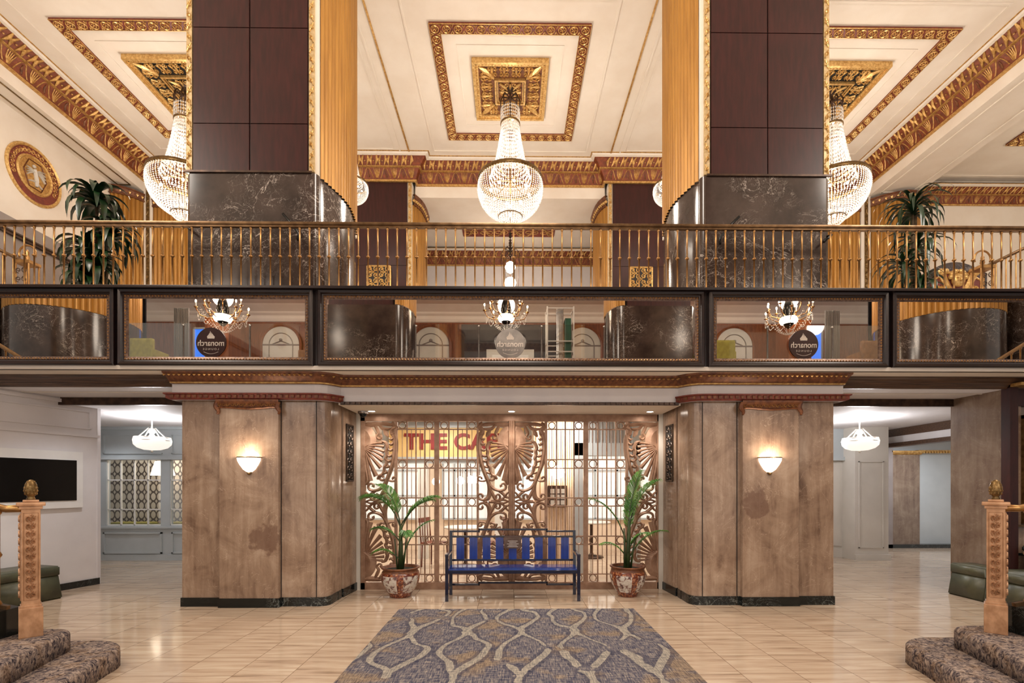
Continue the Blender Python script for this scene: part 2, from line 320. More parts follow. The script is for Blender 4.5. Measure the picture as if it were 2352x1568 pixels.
# ------------------------------------------------------------------ mesh building
class MB:
    def __init__(s): s.v = []; s.f = []; s.m = []; s.sm = []
    def add(s, vs, fs, mi=0, smooth=False):
        o = len(s.v); s.v += [tuple(p) for p in vs]
        for f in fs: s.f.append(tuple(i+o for i in f)); s.m.append(mi); s.sm.append(smooth)
        return s
    def box(s, x0, x1, y0, y1, z0, z1, mi=0):
        v = [(x0,y0,z0),(x1,y0,z0),(x1,y1,z0),(x0,y1,z0),(x0,y0,z1),(x1,y0,z1),(x1,y1,z1),(x0,y1,z1)]
        return s.add(v, [(0,3,2,1),(4,5,6,7),(0,1,5,4),(1,2,6,5),(2,3,7,6),(3,0,4,7)], mi)
    def bbox(s, x0, x1, y0, y1, z0, z1, b=0.004, mi=0):
        """box with chamfered edges"""
        bm = bmesh.new(); bmesh.ops.create_cube(bm, size=1)
        for v in bm.verts:
            v.co = Vector(((x0+x1)/2+v.co.x*(x1-x0), (y0+y1)/2+v.co.y*(y1-y0), (z0+z1)/2+v.co.z*(z1-z0)))
        b = min(b, (x1-x0)*0.4, (y1-y0)*0.4, (z1-z0)*0.4)
        bmesh.ops.bevel(bm, geom=bm.edges[:], offset=b, segments=2, affect='EDGES', profile=0.7)
        bm.verts.index_update()
        s.add([v.co[:] for v in bm.verts], [[v.index for v in f.verts] for f in bm.faces], mi); bm.free(); return s
    def lathe(s, prof, c=(0,0,0), seg=24, mi=0, smooth=True, a0=0.0, a1=2*PI, squash=1.0):
        full = abs(a1-a0-2*PI) < 1e-6; n = seg if full else seg+1
        vs = []
        for (r, z) in prof:
            for i in range(n):
                a = a0+(a1-a0)*i/seg; vs.append((c[0]+r*math.cos(a), c[1]+r*squash*math.sin(a), c[2]+z))
        fs = []
        for j in range(len(prof)-1):
            for i in range(seg):
                k = (i+1) % n if full else i+1
                fs.append((j*n+i, j*n+k, (j+1)*n+k, (j+1)*n+i))
        return s.add(vs, fs, mi, smooth)
    def tube(s, pts, r, seg=6, mi=0, smooth=True, caps=True):
        pts = [Vector(p) for p in pts]; n = len(pts); rs = r if isinstance(r, (list, tuple)) else [r]*n
        vs = []; up = None
        for i, p in enumerate(pts):
            t = (pts[min(i+1, n-1)]-pts[max(i-1, 0)]).normalized()
            if up is None:
                up = Vector((0,0,1)) if abs(t.z) < 0.9 else Vector((1,0,0))
            u = t.cross(up)
            if u.length < 1e-4: u = t.cross(Vector((0,1,0.01)))
            u.normalize(); w = u.cross(t).normalized(); up = w
            for k in range(seg):
                a = 2*PI*k/seg+PI/4 if seg == 4 else 2*PI*k/seg
                vs.append(p+(u*math.cos(a)+w*math.sin(a))*rs[i])
        fs = [(i*seg+k, i*seg+(k+1) % seg, (i+1)*seg+(k+1) % seg, (i+1)*seg+k) for i in range(n-1) for k in range(seg)]
        if caps: fs += [tuple(range(seg))[::-1], tuple((n-1)*seg+k for k in range(seg))]
        return s.add(vs, fs, mi, smooth and seg > 4)
    def ball(s, c, r, mi=0, sx=1, sy=1, sz=1, seg=8, rings=5):
        prof = [(max(1e-4, r*math.sin(PI*i/rings)), -r*math.cos(PI*i/rings)*sz) for i in range(rings+1)]
        o = len(s.v); s.lathe(prof, (0,0,0), seg, mi)
        for i in range(o, len(s.v)): p = s.v[i]; s.v[i] = (c[0]+p[0]*sx, c[1]+p[1]*sy, c[2]+p[2])
        return s
    def octa(s, c, r, h=None, mi=0):
        h = h or r; x, y, z = c
        return s.add([(x+r,y,z),(x,y+r,z),(x-r,y,z),(x,y-r,z),(x,y,z+h),(x,y,z-h)],
                     [(0,1,4),(1,2,4),(2,3,4),(3,0,4),(1,0,5),(2,1,5),(3,2,5),(0,3,5)], mi)
    def ext(s, path, z0, z1, closed=False, cap=False, mi=0, smooth=False):
        n = len(path); vs = [(p[0],p[1],z0) for p in path]+[(p[0],p[1],z1) for p in path]
        fs = [(i, (i+1) % n, n+(i+1) % n, n+i) for i in range(n if closed else n-1)]
        s.add(vs, fs, mi, smooth)
        if cap: s.add(vs, [tuple(range(n))[::-1], tuple(range(n, 2*n))], mi)
        return s
    def sweep(s, path, prof, closed=False, mi=0, smooth=False):
        """profile (outward, z) along a plan path; outward = right-hand side of travel"""
        n = len(path); offs = []
        for i in range(n):
            a = path[(i-1) % n] if (closed or i > 0) else None; b = path[(i+1) % n] if (closed or i < n-1) else None
            p = path[i]; ns = []
            if a: d = (Vector(p[:2])-Vector(a[:2])).normalized(); ns.append(Vector((d.y, -d.x)))
            if b: d = (Vector(b[:2])-Vector(p[:2])).normalized(); ns.append(Vector((d.y, -d.x)))
            m = sum(ns, Vector((0,0))).normalized(); m = m/max(0.3, m.dot(ns[0])); offs.append(m)
        k = len(prof); vs = []
        for i, p in enumerate(path):
            for (o, z) in prof: vs.append((p[0]+offs[i].x*o, p[1]+offs[i].y*o, z))
        fs = [(i*k+j, ((i+1) % n)*k+j, ((i+1) % n)*k+j+1, i*k+j+1) for i in range(n if closed else n-1) for j in range(k-1)]
        return s.add(vs, fs, mi, smooth)
    def strap(s, pts, w, fn, th=0.01, mi=0, ridge=1.0, closed=False):
        """flat ribbon with a ridge; pts 2-D, fn maps (u,v,out) to space"""
        n = len(pts); ws = w if isinstance(w, (list, tuple)) else [w]*n
        if len(ws) != n: ws = [interp(ws, i/(n-1)) for i in range(n)]
        vs = []
        for i, p in enumerate(pts):
            if closed: a, b = pts[(i-1) % n], pts[(i+1) % n]
            else: a, b = pts[max(i-1, 0)], pts[min(i+1, n-1)]
            dx, dy = b[0]-a[0], b[1]-a[1]; L = math.hypot(dx, dy) or 1; nx, ny = -dy/L*ws[i]/2, dx/L*ws[i]/2
            vs += [fn(p[0]+nx, p[1]+ny, 0), fn(p[0]+nx, p[1]+ny, th*0.5), fn(p[0], p[1], th*ridge), fn(p[0]-nx, p[1]-ny, th*0.5), fn(p[0]-nx, p[1]-ny, 0)]
        fs = []
        for i in range(n if closed else n-1):
            j = (i+1) % n
            for q in range(4): fs.append((i*5+q, j*5+q, j*5+q+1, i*5+q+1))
            fs.append((i*5+4, j*5+4, j*5, i*5))
        return s.add(vs, fs, mi)
    def build(s, name, mats, parent=None, loc=None):
        me = bpy.data.meshes.new(name); 
        off = Vector(loc) if loc else Vector((0,0,0))
        me.from_pydata([(Vector(v)-off)[:] for v in s.v], [], s.f)
        if not isinstance(mats, (list, tuple)): mats = [mats]
        for m in mats: me.materials.append(M[m] if isinstance(m, str) else m)
        me.polygons.foreach_set('material_index', s.m); me.polygons.foreach_set('use_smooth', s.sm)
        bm = bmesh.new(); bm.from_mesh(me); bmesh.ops.recalc_face_normals(bm, faces=bm.faces[:]); bm.to_mesh(me); bm.free()
        me.update(); o = bpy.data.objects.new(name, me); COL.objects.link(o); o.location = off
        if parent: o.parent = parent
        return o
def interp(ws, t):
    x = t*(len(ws)-1); i = min(int(x), len(ws)-2); return ws[i]+(ws[i+1]-ws[i])*(x-i)
def catmull(pts, k=4, closed=False):
    out = []; n = len(pts)
    rng = range(n if closed else n-1)
    for i in rng:
        g = (lambda j: pts[j % n]) if closed else (lambda j: pts[max(0, min(n-1, j))])
        p0, p1, p2, p3 = g(i-1), g(i), g(i+1), g(i+2)
        for q in range(k):
            t = q/k
            out.append(tuple(0.5*((2*p1[c])+(-p0[c]+p2[c])*t+(2*p0[c]-5*p1[c]+4*p2[c]-p3[c])*t*t+(-p0[c]+3*p1[c]-3*p2[c]+p3[c])*t**3) for c in range(len(p1))))
    if not closed: out.append(tuple(pts[-1]))
    return out
def spiral(cx, cy, r0, r1, a0, turns, k=14):
    n = max(4, int(k*abs(turns)))
    return [(cx+(r0+(r1-r0)*i/n)*math.cos(a0+2*PI*turns*i/n), cy+(r0+(r1-r0)*i/n)*math.sin(a0+2*PI*turns*i/n)) for i in range(n+1)]
def tag(o, label, cat, group=None, kind=None):
    o['label'] = label; o['category'] = cat
    if group: o['group'] = group
    if kind: o['kind'] = kind
    return o
def thing(name, label, cat, loc=(0,0,0), rz=0.0, group=None):
    o = bpy.data.objects.new(name, None); COL.objects.link(o); o.empty_display_size = 0.1
    o.location = loc; o.rotation_euler = (0,0,rz); return tag(o, label, cat, group)
def struct(name, mb, mats):
    o = mb.build(name, mats); o['kind'] = 'structure'; return o
def copy_tree(o, parent=None):
    c = o.copy(); COL.objects.link(c); c.parent = parent
    for ch in list(o.children): copy_tree(ch, c)
    return c
def dup(o, loc, rz=0.0, label=None, scale=None):
    c = copy_tree(o); c.location = loc; c.rotation_euler = (0,0,rz)
    if scale: c.scale = (scale,)*3
    if label: c['label'] = label
    return c
def text_mesh(txt, size, fn_mat, name, parent, matrix, extrude=0.004, bold=0.0, width=None):
    cu = bpy.data.curves.new(name, 'FONT'); cu.body = txt; cu.size = size; cu.extrude = extrude; cu.offset = bold
    cu.align_x = 'CENTER'; cu.align_y = 'CENTER'
    o = bpy.data.objects.new(name+'_src', cu); COL.objects.link(o)
    dg = bpy.context.evaluated_depsgraph_get(); dg.update()
    me = bpy.data.meshes.new_from_object(o.evaluated_get(dg))
    COL.objects.unlink(o); bpy.data.objects.remove(o)
    if width:
        xs = [v.co.x for v in me.vertices]; k = width/(max(xs)-min(xs))
        for v in me.vertices: v.co.x *= k
    me.transform(matrix); me.materials.clear(); me.materials.append(M[fn_mat])
    r = bpy.data.objects.new(name, me); COL.objects.link(r); r.parent = parent; return r
def plight(name, loc, e, col=(1,0.82,0.62), r=0.1):
    l = bpy.data.lights.new(name, 'POINT'); l.energy = e; l.color = col; l.shadow_soft_size = r
    o = bpy.data.objects.new(name, l); COL.objects.link(o); o.location = loc; return o
def slight(name, loc, e, col=(1,0.85,0.68), r=0.05, ang=110, blend=0.6, rot=(0,0,0)):
    l = bpy.data.lights.new(name, 'SPOT'); l.energy = e; l.color = col; l.shadow_soft_size = r
    l.spot_size = math.radians(ang); l.spot_blend = blend
    o = bpy.data.objects.new(name, l); COL.objects.link(o); o.location = loc; o.rotation_euler = rot; return o
def alight(name, loc, e, col, sx, sy, rot=(0,0,0)):
    l = bpy.data.lights.new(name, 'AREA'); l.energy = e; l.color = col; l.shape = 'RECTANGLE'; l.size = sx; l.size_y = sy
    o = bpy.data.objects.new(name, l); COL.objects.link(o); o.location = loc; o.rotation_euler = rot; return o
def subdivide_path(path, step):
    out = [tuple(path[0])]
    for a, b in zip(path, path[1:]):
        L = math.hypot(b[0]-a[0], b[1]-a[1]); n = max(1, int(L/step))
        for i in range(1, n+1): out.append((a[0]+(b[0]-a[0])*i/n, a[1]+(b[1]-a[1])*i/n))
    return out
def flutes(path, pitch=0.05, depth=0.018):
    """path in plan -> scalloped plan path (convex reeds outward on the right-hand side)"""
    L = [0]
    for a, b in zip(path, path[1:]): L.append(L[-1]+math.hypot(b[0]-a[0], b[1]-a[1]))
    tot = L[-1]; n = max(2, round(tot/pitch)); k = 5; out = []
    def at(s):
        for i in range(len(path)-1):
            if s <= L[i+1]+1e-9:
                t = (s-L[i])/(L[i+1]-L[i]); a, b = path[i], path[i+1]
                d = Vector((b[0]-a[0], b[1]-a[1])).normalized()
                return Vector((a[0]+(b[0]-a[0])*t, a[1]+(b[1]-a[1])*t)), Vector((d.y, -d.x))
        return Vector(path[-1]), Vector((d.y, -d.x))
    for i in range(n*k+1):
        p, nn = at(min(tot, tot*i/(n*k))); h = depth*abs(math.sin(PI*i/k)); q = p+nn*h; out.append((q.x, q.y))
    return out
CUR = {}

# ------------------------------------------------------------------ camera
cam = bpy.data.cameras.new('camera'); camo = bpy.data.objects.new('camera', cam); COL.objects.link(camo)
cam.sensor_width = 36; cam.lens = F/2352*36; cam.clip_start = 0.05; cam.clip_end = 200
yaw = math.radians(0.65)
camo.location = (0,0,EYE); camo.rotation_euler = (PI/2, 0, -yaw)
cam.shift_x = (1176-(CX+F*math.tan(yaw)))/2352; cam.shift_y = (HY-784)/2352
scn.camera = camo

CEIL = EYE+8.2      # 9.77
MZ = 3.75           # mezzanine floor level
# ------------------------------------------------------------------ setting: floors, walls, ceilings
struct('floor', MB().box(-14,14,-3,13,-0.12,0), 'floor')
struct('floor_mezzanine', MB().box(-14,14,6.0,16.8,2.97,MZ), 'plaster')
struct('floor_lounge', MB().box(-14,14,-5.6,0.9,4.0,4.2), 'wood_lounge')
struct('ceiling', MB().box(-9.85,9.3,-0.2,12.9,CEIL,CEIL+0.12), 'plaster')
struct('ceiling_right', MB().box(10.4,14,5.0,12.9,9.5,9.6), 'plaster')
struct('ceiling_rear', MB().box(-4.1,4.1,14.0,16.8,9.55,9.65).box(-4.1,4.1,12.9,14.0,8.96,9.65), 'plaster')
struct('ceiling_lounge', MB().box(-14,14,-5.6,-0.1,7.9,8.0), 'plaster')
struct('ceiling_left_corridor', MB().box(-9.5,-4.22,6.42,7.2,2.85,2.965).box(-9.5,-4.22,7.2,11,2.76,2.965), 'plaster_low')
struct('ceiling_right_corridor', MB().box(4.22,14,6.42,7.2,2.85,2.965).box(4.22,14,7.2,12.8,2.76,2.965), 'plaster_low')
struct('ceiling_cafe', MB().box(-2.27,2.27,6.42,7.42,2.62,2.965).box(-4.0,4.0,7.5,11.6,2.78,2.965), 'plaster')
# upper walls
struct('wall_left', MB().box(-10.0,-9.85,4.6,13,MZ,9.0).box(-10.0,-9.3,4.6,12.9,9.0,CEIL+0.12), 'plaster')
struct('wall_right', MB().box(9.25,10.4,4.6,12.9,9.0,CEIL+0.12).box(14,14.15,4.6,13,MZ,9.6), 'plaster')
struct('wall_back', MB().box(-9.85,-2.45,12.7,12.9,MZ,CEIL).box(2.45,14,12.7,12.9,MZ,CEIL).box(-2.45,2.45,12.5,12.9,8.96,CEIL), 'plaster')
struct('wall_rear', MB().box(-4.1,4.1,16.6,16.8,MZ,9.6).box(-4.1,-4.0,12.9,16.6,MZ,9.6).box(4.0,4.1,12.9,16.6,MZ,9.6), 'plaster_grey')
struct('wall_front', MB().box(-9.85,9.3,-0.25,-0.1,7.9,CEIL), 'plaster')
struct('wall_lounge', MB().box(-14,14,-5.75,-5.6,4.2,8.0), 'wood_lounge')
# grey side wall with ledge on the left
mb = MB().box(-9.85,-9.62,4.6,11.2,MZ,6.42); mb.box(-9.85,-9.5,4.6,11.22,6.42,6.66)
mb.box(-9.85,-9.56,4.6,11.21,6.36,6.42,1)
struct('trim_1', mb, ['dado','bronze_dark'])
mb = MB().box(-9.62,-9.2,10.6,11.4,MZ,6.0)
# left beam: gilt lines under the beam
mb = MB()
for x in (-9.42,-9.72): mb.box(x-0.012,x+0.012,5,12.1,8.985,9.0)
mb.box(-9.73,-9.41,12.08,12.11,8.985,9.0)
struct('trim_2', mb, 'bronze_band')
mb = MB()
for x in (9.45,10.2): mb.box(x-0.02,x+0.02,5,12.2,8.98,9.0)
mb.box(9.43,10.22,12.18,12.22,8.98,9.0)
struct('trim_3', mb, 'plaster')
# thin plaster mouldings and gold bead lines on the main ceiling
def rect_line(mb, cx, cy, hx, hy, z, w=0.018, t=0.015, mi=0):
    mb.box(cx-hx-w,cx+hx+w,cy-hy-w,cy-hy+w,z-t,z,mi).box(cx-hx-w,cx+hx+w,cy+hy-w,cy+hy+w,z-t,z,mi)
    mb.box(cx-hx-w,cx-hx+w,cy-hy+w,cy+hy-w,z-t,z,mi).box(cx+hx-w,cx+hx+w,cy-hy+w,cy+hy-w,z-t,z,mi)
mb = MB()
for cx in (-6.67,0,6.67):
    for cy in (10.04, 2.6):
        rect_line(mb, cx, cy, 1.88, 1.88 if cy > 5 else 1.7, CEIL); rect_line(mb, cx, cy, 1.0, 1.0, CEIL, 0.012, 0.012)
for cx in (-3.33,3.33):
    rect_line(mb, cx, 9.3, 0.62, 2.7, CEIL); rect_line(mb, cx, 9.3, 0.48, 2.56, CEIL, 0.012, 0.012)
struct('trim_4', mb, 'plaster')
mb = MB()
for x in (-2.49,2.49): mb.box(x-0.016,x+0.016,0,12.05,CEIL-0.02,CEIL)
struct('trim_5', mb, 'gold')
# rear ceiling ornament and lines in side bay
def scroll_band(mb, u0, u1, v0, v1, fn, unit=0.3, w=0.018, th=0.02, mi=1):
    n = max(1, round((u1-u0)/unit)); L = (u1-u0)/n; H = v1-v0
    for i in range(n):
        c = u0+L*(i+0.5); vm = (v0+v1)/2; s = 1 if i % 2 else -1
        p = spiral(c-L*0.2, vm, H*0.32, H*0.07, -s*PI/2, s*1.2, 10); mb.strap(p, w, fn, th, mi)
        p = spiral(c+L*0.22, vm, H*0.26, H*0.06, s*PI/2, -s*1.2, 10); mb.strap(p, w, fn, th, mi)
        mb.strap(catmull([(c-L*0.5, vm-s*H*0.36), (c-L*0.2, vm-s*H*0.4), (c, vm), (c+L*0.2, vm+s*H*0.4), (c+L*0.5, vm+s*H*0.36)], 3), w, fn, th, mi)
mb = MB().box(-1.5,1.4,15.0,15.55,9.52,9.55); scroll_band(mb,-1.48,1.38,15.03,15.52,lambda u,v,o:(u,v,9.52-o),0.5,0.035,0.02)
struct('trim_6', mb, ['red','gold'])

# ------------------------------------------------------------------ gilded cornices
def cornice_units(mb, a, b, ztop, s=1.0, unit=0.44):
    A = Vector(a); B = Vector(b); L = (B-A).length; d = (B-A)/L; nn = Vector((d.y,-d.x)); n = max(1, round(L/unit)); U = L/n
    def low(u, v, o):   # v 0..1 over lower cove
        out = (0.03+0.11*v*v)*s+o*s; p = A+d*u+nn*out; return (p.x,p.y,ztop-(0.50-0.24*v)*s)
    def up(u, v, o):
        out = (0.17+0.17*v)*s+o*s*0.8; p = A+d*u+nn*out; return (p.x,p.y,ztop-(0.23-0.19*v)*s-o*s*0.6)
    for i in range(n):
        u = U*i
        mb.strap(catmull([(u+U*.02,0.05),(u+U*.12,.5),(u+U*.22,.88),(u+U*.32,.95),(u+U*.42,.88),(u+U*.52,.5),(u+U*.62,.05)],2), 0.022*s, low, 0.022, 1)
        mb.strap([(u+U*.32,.8),(u+U*.33,.5),(u+U*.36,.12)], [0.012,0.05*s,0.03*s], low, 0.03, 2)
        for k,(dx) in enumerate((-.13,-.06,0,.06,.13)):
            mb.strap([(u+U*.82+dx*U*.3,.08),(u+U*.82+dx*U*.9,.55),(u+U*.82+dx*U*1.3,.95)], [0.012*s,0.024*s,0.012*s], low, 0.02, 1)
        for k in range(4):
            x = u+U*(0.25*k+0.06); sg = 1 if k % 2 else -1
            mb.strap([(x,.05),(x+U*.07*sg+U*.05,.5),(x+U*.12,.95)], [0.02*s,0.075*s,0.03*s], up, 0.04, 1)
            p = up(x+U*.16,.45,0.02); mb.octa(p, 0.024*s, 0.022*s, 1)
def cornice(name, path, ztop, s=1.0, unit=0.44):
    mb = MB()
    prof = [(0,-.56),(.035,-.56),(.04,-.53),(.03,-.50),(.055,-.40),(.10,-.31),(.14,-.26),(.17,-.25),(.17,-.23),(.25,-.14),(.34,-.05),(.36,-.04),(.36,0)]
    P = [(o*s, ztop+z*s) for o,z in prof]
    mb.sweep(path, P, mi=0)
    mb.sweep(path, [(0.0*s, ztop-.57*s),(.05*s, ztop-.57*s),(.055*s,ztop-.525*s),(.0*s,ztop-.525*s)], mi=1)
    mb.sweep(path, [(.13*s, ztop-.262*s),(.19*s, ztop-.255*s),(.19*s,ztop-.235*s),(.16*s,ztop-.225*s)], mi=1)
    mb.sweep(path, [(.34*s, ztop-.06*s),(.40*s, ztop-.045*s),(.43*s,ztop-.0*s)], mi=3)
    mb.sweep(path, [(.43*s, ztop-.015*s),(.45*s, ztop-.01*s),(.45*s,ztop-.0*s)], mi=1)
    for a, b in zip(path, path[1:]):
        if math.hypot(b[0]-a[0], b[1]-a[1]) > 0.35: cornice_units(mb, a, b, ztop, s, unit)
    return struct(name, mb, ['sienna','gold','redbrown','plaster'])
cornice('trim_7', [(-9.3,4.6),(-9.3,12.7),(-4.15,12.7),(-4.15,12.32),(-2.42,12.32),(-2.42,12.5),(2.42,12.5),(2.42,12.32),(4.15,12.32),(4.15,12.7),(9.25,12.7),(9.25,4.6)], CEIL, 0.93)
cornice('trim_8', [(10.4,12.7),(14,12.7)], 9.36, 0.72, 0.4)
cornice('trim_9', [(-4.0,16.6),(4.0,16.6)], 9.5, 0.8, 0.5)
mb = MB()
rect_line(mb, 12.4, 9.6, 1.6, 2.7, 9.5, 0.03, 0.02); rect_line(mb, 12.4, 9.6, 1.85, 2.95, 9.5, 0.02, 0.02)
struct('trim_10', mb, 'plaster')

# ------------------------------------------------------------------ ceiling borders with rosettes, medallions
def rosette_border(cx, cy, z, half, w, label, per=14):
    e = thing('rosette_ceiling_border', label, 'ceiling border', (cx,cy,z), 0, 'rosette borders on the lobby ceiling')
    mb = MB(); t = 0.035; h0 = half-w
    for (x0,x1,y0,y1) in ((-half,half,-half,-h0),(-half,half,h0,half),(-half,-h0,-h0,h0),(h0,half,-h0,h0)): mb.box(x0,x1,y0,y1,-t,0.0)
    mb.build('border_band','red',e)
    g = MB(); 
    fn = lambda u,v,o:(u,v,-t-o)
    pitch = (2*half-w)/(per-1); r = w*0.36; c = half-w/2
    pos = [(-c+pitch*i, s*c) for i in range(per) for s in (-1,1)]+[(s*c, -c+pitch*i) for i in range(1,per-1) for s in (-1,1)]
    for (x,y) in pos:
        g.strap([(x+r*math.cos(2*PI*k/12), y+r*math.sin(2*PI*k/12)) for k in range(12)], 0.015, fn, 0.025, 0, closed=True)
        for k in range(5):
            a = 2*PI*k/5; g.octa((x+r*.5*math.cos(a), y+r*.5*math.sin(a), -t-0.005), r*0.24, 0.018)
        g.octa((x,y,-t-0.01), r*0.25, 0.02)
    for i in range(per-1):
        for s in (-1,1):
            m = -c+pitch*(i+.5)
            for d in (-1,1):
                g.strap([(m-pitch*.1, s*c+d*w*.42),(m, s*c+d*w*.16),(m+pitch*.1, s*c+d*w*.42)], 0.016, fn, 0.02)
                g.strap([(s*c+d*w*.42, m-pitch*.1),(s*c+d*w*.16, m),(s*c+d*w*.42, m+pitch*.1)], 0.016, fn, 0.02)
    g.build('rosettes','gold_hi',e)
    eg = MB()
    for hh in (half, h0): rect_line(eg, 0, 0, hh, hh, -t+0.004, 0.006, 0.012)
    eg.build('gilt_edge','gold',e); return e
rosette_border(0,10.04,CEIL,1.45,0.19,'square red and gold rosette border around the central chandelier')
rosette_border(-6.67,10.04,CEIL,1.45,0.19,'red and gold rosette border partly hidden behind the left pillar')
rosette_border(6.67,10.04,CEIL,1.45,0.19,'red and gold rosette border partly hidden behind the right pillar')
rosette_border(13.0,9.7,9.5,1.45,0.19,'corner of a rosette border in the far right side bay')
def medallion(cx, cy, label, base, lab2):
    z = CEIL; e = thing('ceiling_medallion', label, 'ceiling medallion', (cx,cy,z), 0, 'gilded square medallions above the chandeliers')
    H = 0.72; fn = lambda u,v,o:(u,v,-0.04-o)
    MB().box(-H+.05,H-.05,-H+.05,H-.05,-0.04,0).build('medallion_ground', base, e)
    f = MB()
    for hh, w, t in ((H,0.03,0.10),(H-.055,0.045,0.075),(0.30,0.022,0.09),(0.26,0.012,0.07)):
        rect_line(f,0,0,hh,hh,0,w/1.2,t)
    n = 22
    for i in range(n):
        m = -(H-.055)+2*(H-.055)*i/(n-1)
        for s in (-1,1):
            f.octa((m,s*(H-.055),-0.08),0.02,0.02); f.octa((s*(H-.055),m,-0.08),0.02,0.02)
    f.build('medallion_frame','gold_hi',e)
    g = MB()
    def side(k):
        a = k*PI/2; ca, sa = math.cos(a), math.sin(a)
        return lambda u,v,o:(u*ca-v*sa, u*sa+v*ca, -0.04-o)
    for k in range(4):
        f2 = side(k)
        for i in range(4):
            c = -0.36+0.24*i; v0 = 0.36; 
            for s in (-1,1):
                g.strap(spiral(c+s*.055, .56, .05, .012, PI/2*(1-s)+0, s*-1.3, 10), 0.016, f2, 0.03)
                g.strap(spiral(c+s*.05, .42, .045, .012, -PI/2, s*1.3, 10), 0.014, f2, 0.03)
                g.strap(catmull([(c,.36),(c+s*.05,.45),(c+s*.105,.56)],2), 0.014, f2, 0.03)
            g.strap([(c,.38),(c,.5),(c,.61)], [0.01,0.045,0.01], f2, 0.035)
        g.strap([(.33,.33),(.42,.42),(.52,.52),(.62,.62)], [0.03,0.06,0.11,0.03], f2, 0.05)
        g.strap(catmull([(.33,.36),(.38,.5),(.36,.62)],3), [.01,.03,.01], f2, 0.04)
        g.strap(catmull([(.36,.33),(.5,.38),(.62,.36)],3), [.01,.03,.01], f2, 0.04)
        for s in (-1,1):
            g.strap(spiral(s*.09, .16, .06, .012, PI/2, s*1.2, 10), 0.016, f2, 0.03)
        g.strap([(.06,.06),(.14,.14),(.22,.22)], [0.02,0.06,0.02], f2, 0.05)
        g.strap([(0,.05),(0,.14),(0,.22)], [0.02,0.05,0.02], f2, 0.05)
    g.build('scrollwork','gold_hi',e); return e
medallion(0,10.04,'gilded scrollwork square above the middle chandelier, ground painted russet','redbrown','')
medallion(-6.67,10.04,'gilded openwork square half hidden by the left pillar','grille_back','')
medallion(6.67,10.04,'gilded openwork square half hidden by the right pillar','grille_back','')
# round medallion on the left wall
e = thing('wall_medallion','round red and gold plaster medallion with a winged figure on the left wall','wall medallion',(-9.85,10.12,7.95))
fnw = lambda u,v,o:(o, -u, v)   # wall faces +x ; u to viewer's left-right
def disc(mb, r0, r1, o, fn, n=40, mi=0):
    vs=[]; 
    for i in range(n):
        a=2*PI*i/n; vs += [fn(r0*math.cos(a), r0*math.sin(a), o), fn(r1*math.cos(a), r1*math.sin(a), o)]
    mb.add(vs, [(2*i,2*((i+1)%n),2*((i+1)%n)+1,2*i+1) for i in range(n)], mi)
def ring(mb, r, w, fn, th, n=40, mi=0):
    mb.strap([(r*math.cos(2*PI*i/n), r*math.sin(2*PI*i/n)) for i in range(n)], w, fn, th, mi, closed=True)
mb = MB(); ring(mb,.56,.06,fnw,.05); ring(mb,.36,.05,fnw,.05); mb.build('gilt_rings','gold_hi',e)
mb = MB(); disc(mb,.36,.55,.012,fnw); mb.build('red_band','red',e)
mb = MB(); disc(mb,0.001,.35,.016,fnw); mb.build('ground','gold',e)
mb = MB()
for i in range(20):
    a = -0.35+ (PI+0.7)*i/19; c = (.455*math.cos(a), .455*math.sin(a))
    mb.strap(spiral(c[0],c[1],.05,.012,a,1.2,10), .016, fnw, .03)
mb.build('scroll_motifs','gold_hi',e)
mb = MB()
mb.strap([(-.24,-.02),(-.13,.27),(.13,.27),(.24,.02),(.13,-.27),(-.13,-.27)], .02, fnw, .04, 0, closed=True)
mb.build('hexagon_line','redbrown',e)
mb = MB()
mb.strap(catmull([(-.02,-.22),(-.03,-.08),(.0,.05),(.02,.12)],4),[.03,.09,.08,.04],fnw,.07); mb.ball(fnw(.03,.17,.03),.035)
for k in range(4):
    mb.strap(catmull([(0,.06),(-.1,.14-.03*k),(-.2,.16-.07*k)],3),[.03,.035,.012],fnw,.06)
    mb.strap(catmull([(.02,.06),(.1,.1-.03*k),(.19,.1-.06*k)],3),[.03,.03,.012],fnw,.05)
mb.strap(catmull([(-.14,-.2),(0,-.12),(.16,-.18)],4),[.02,.04,.02],fnw,.05)
mb.build('winged_figure','panel_cream',e)

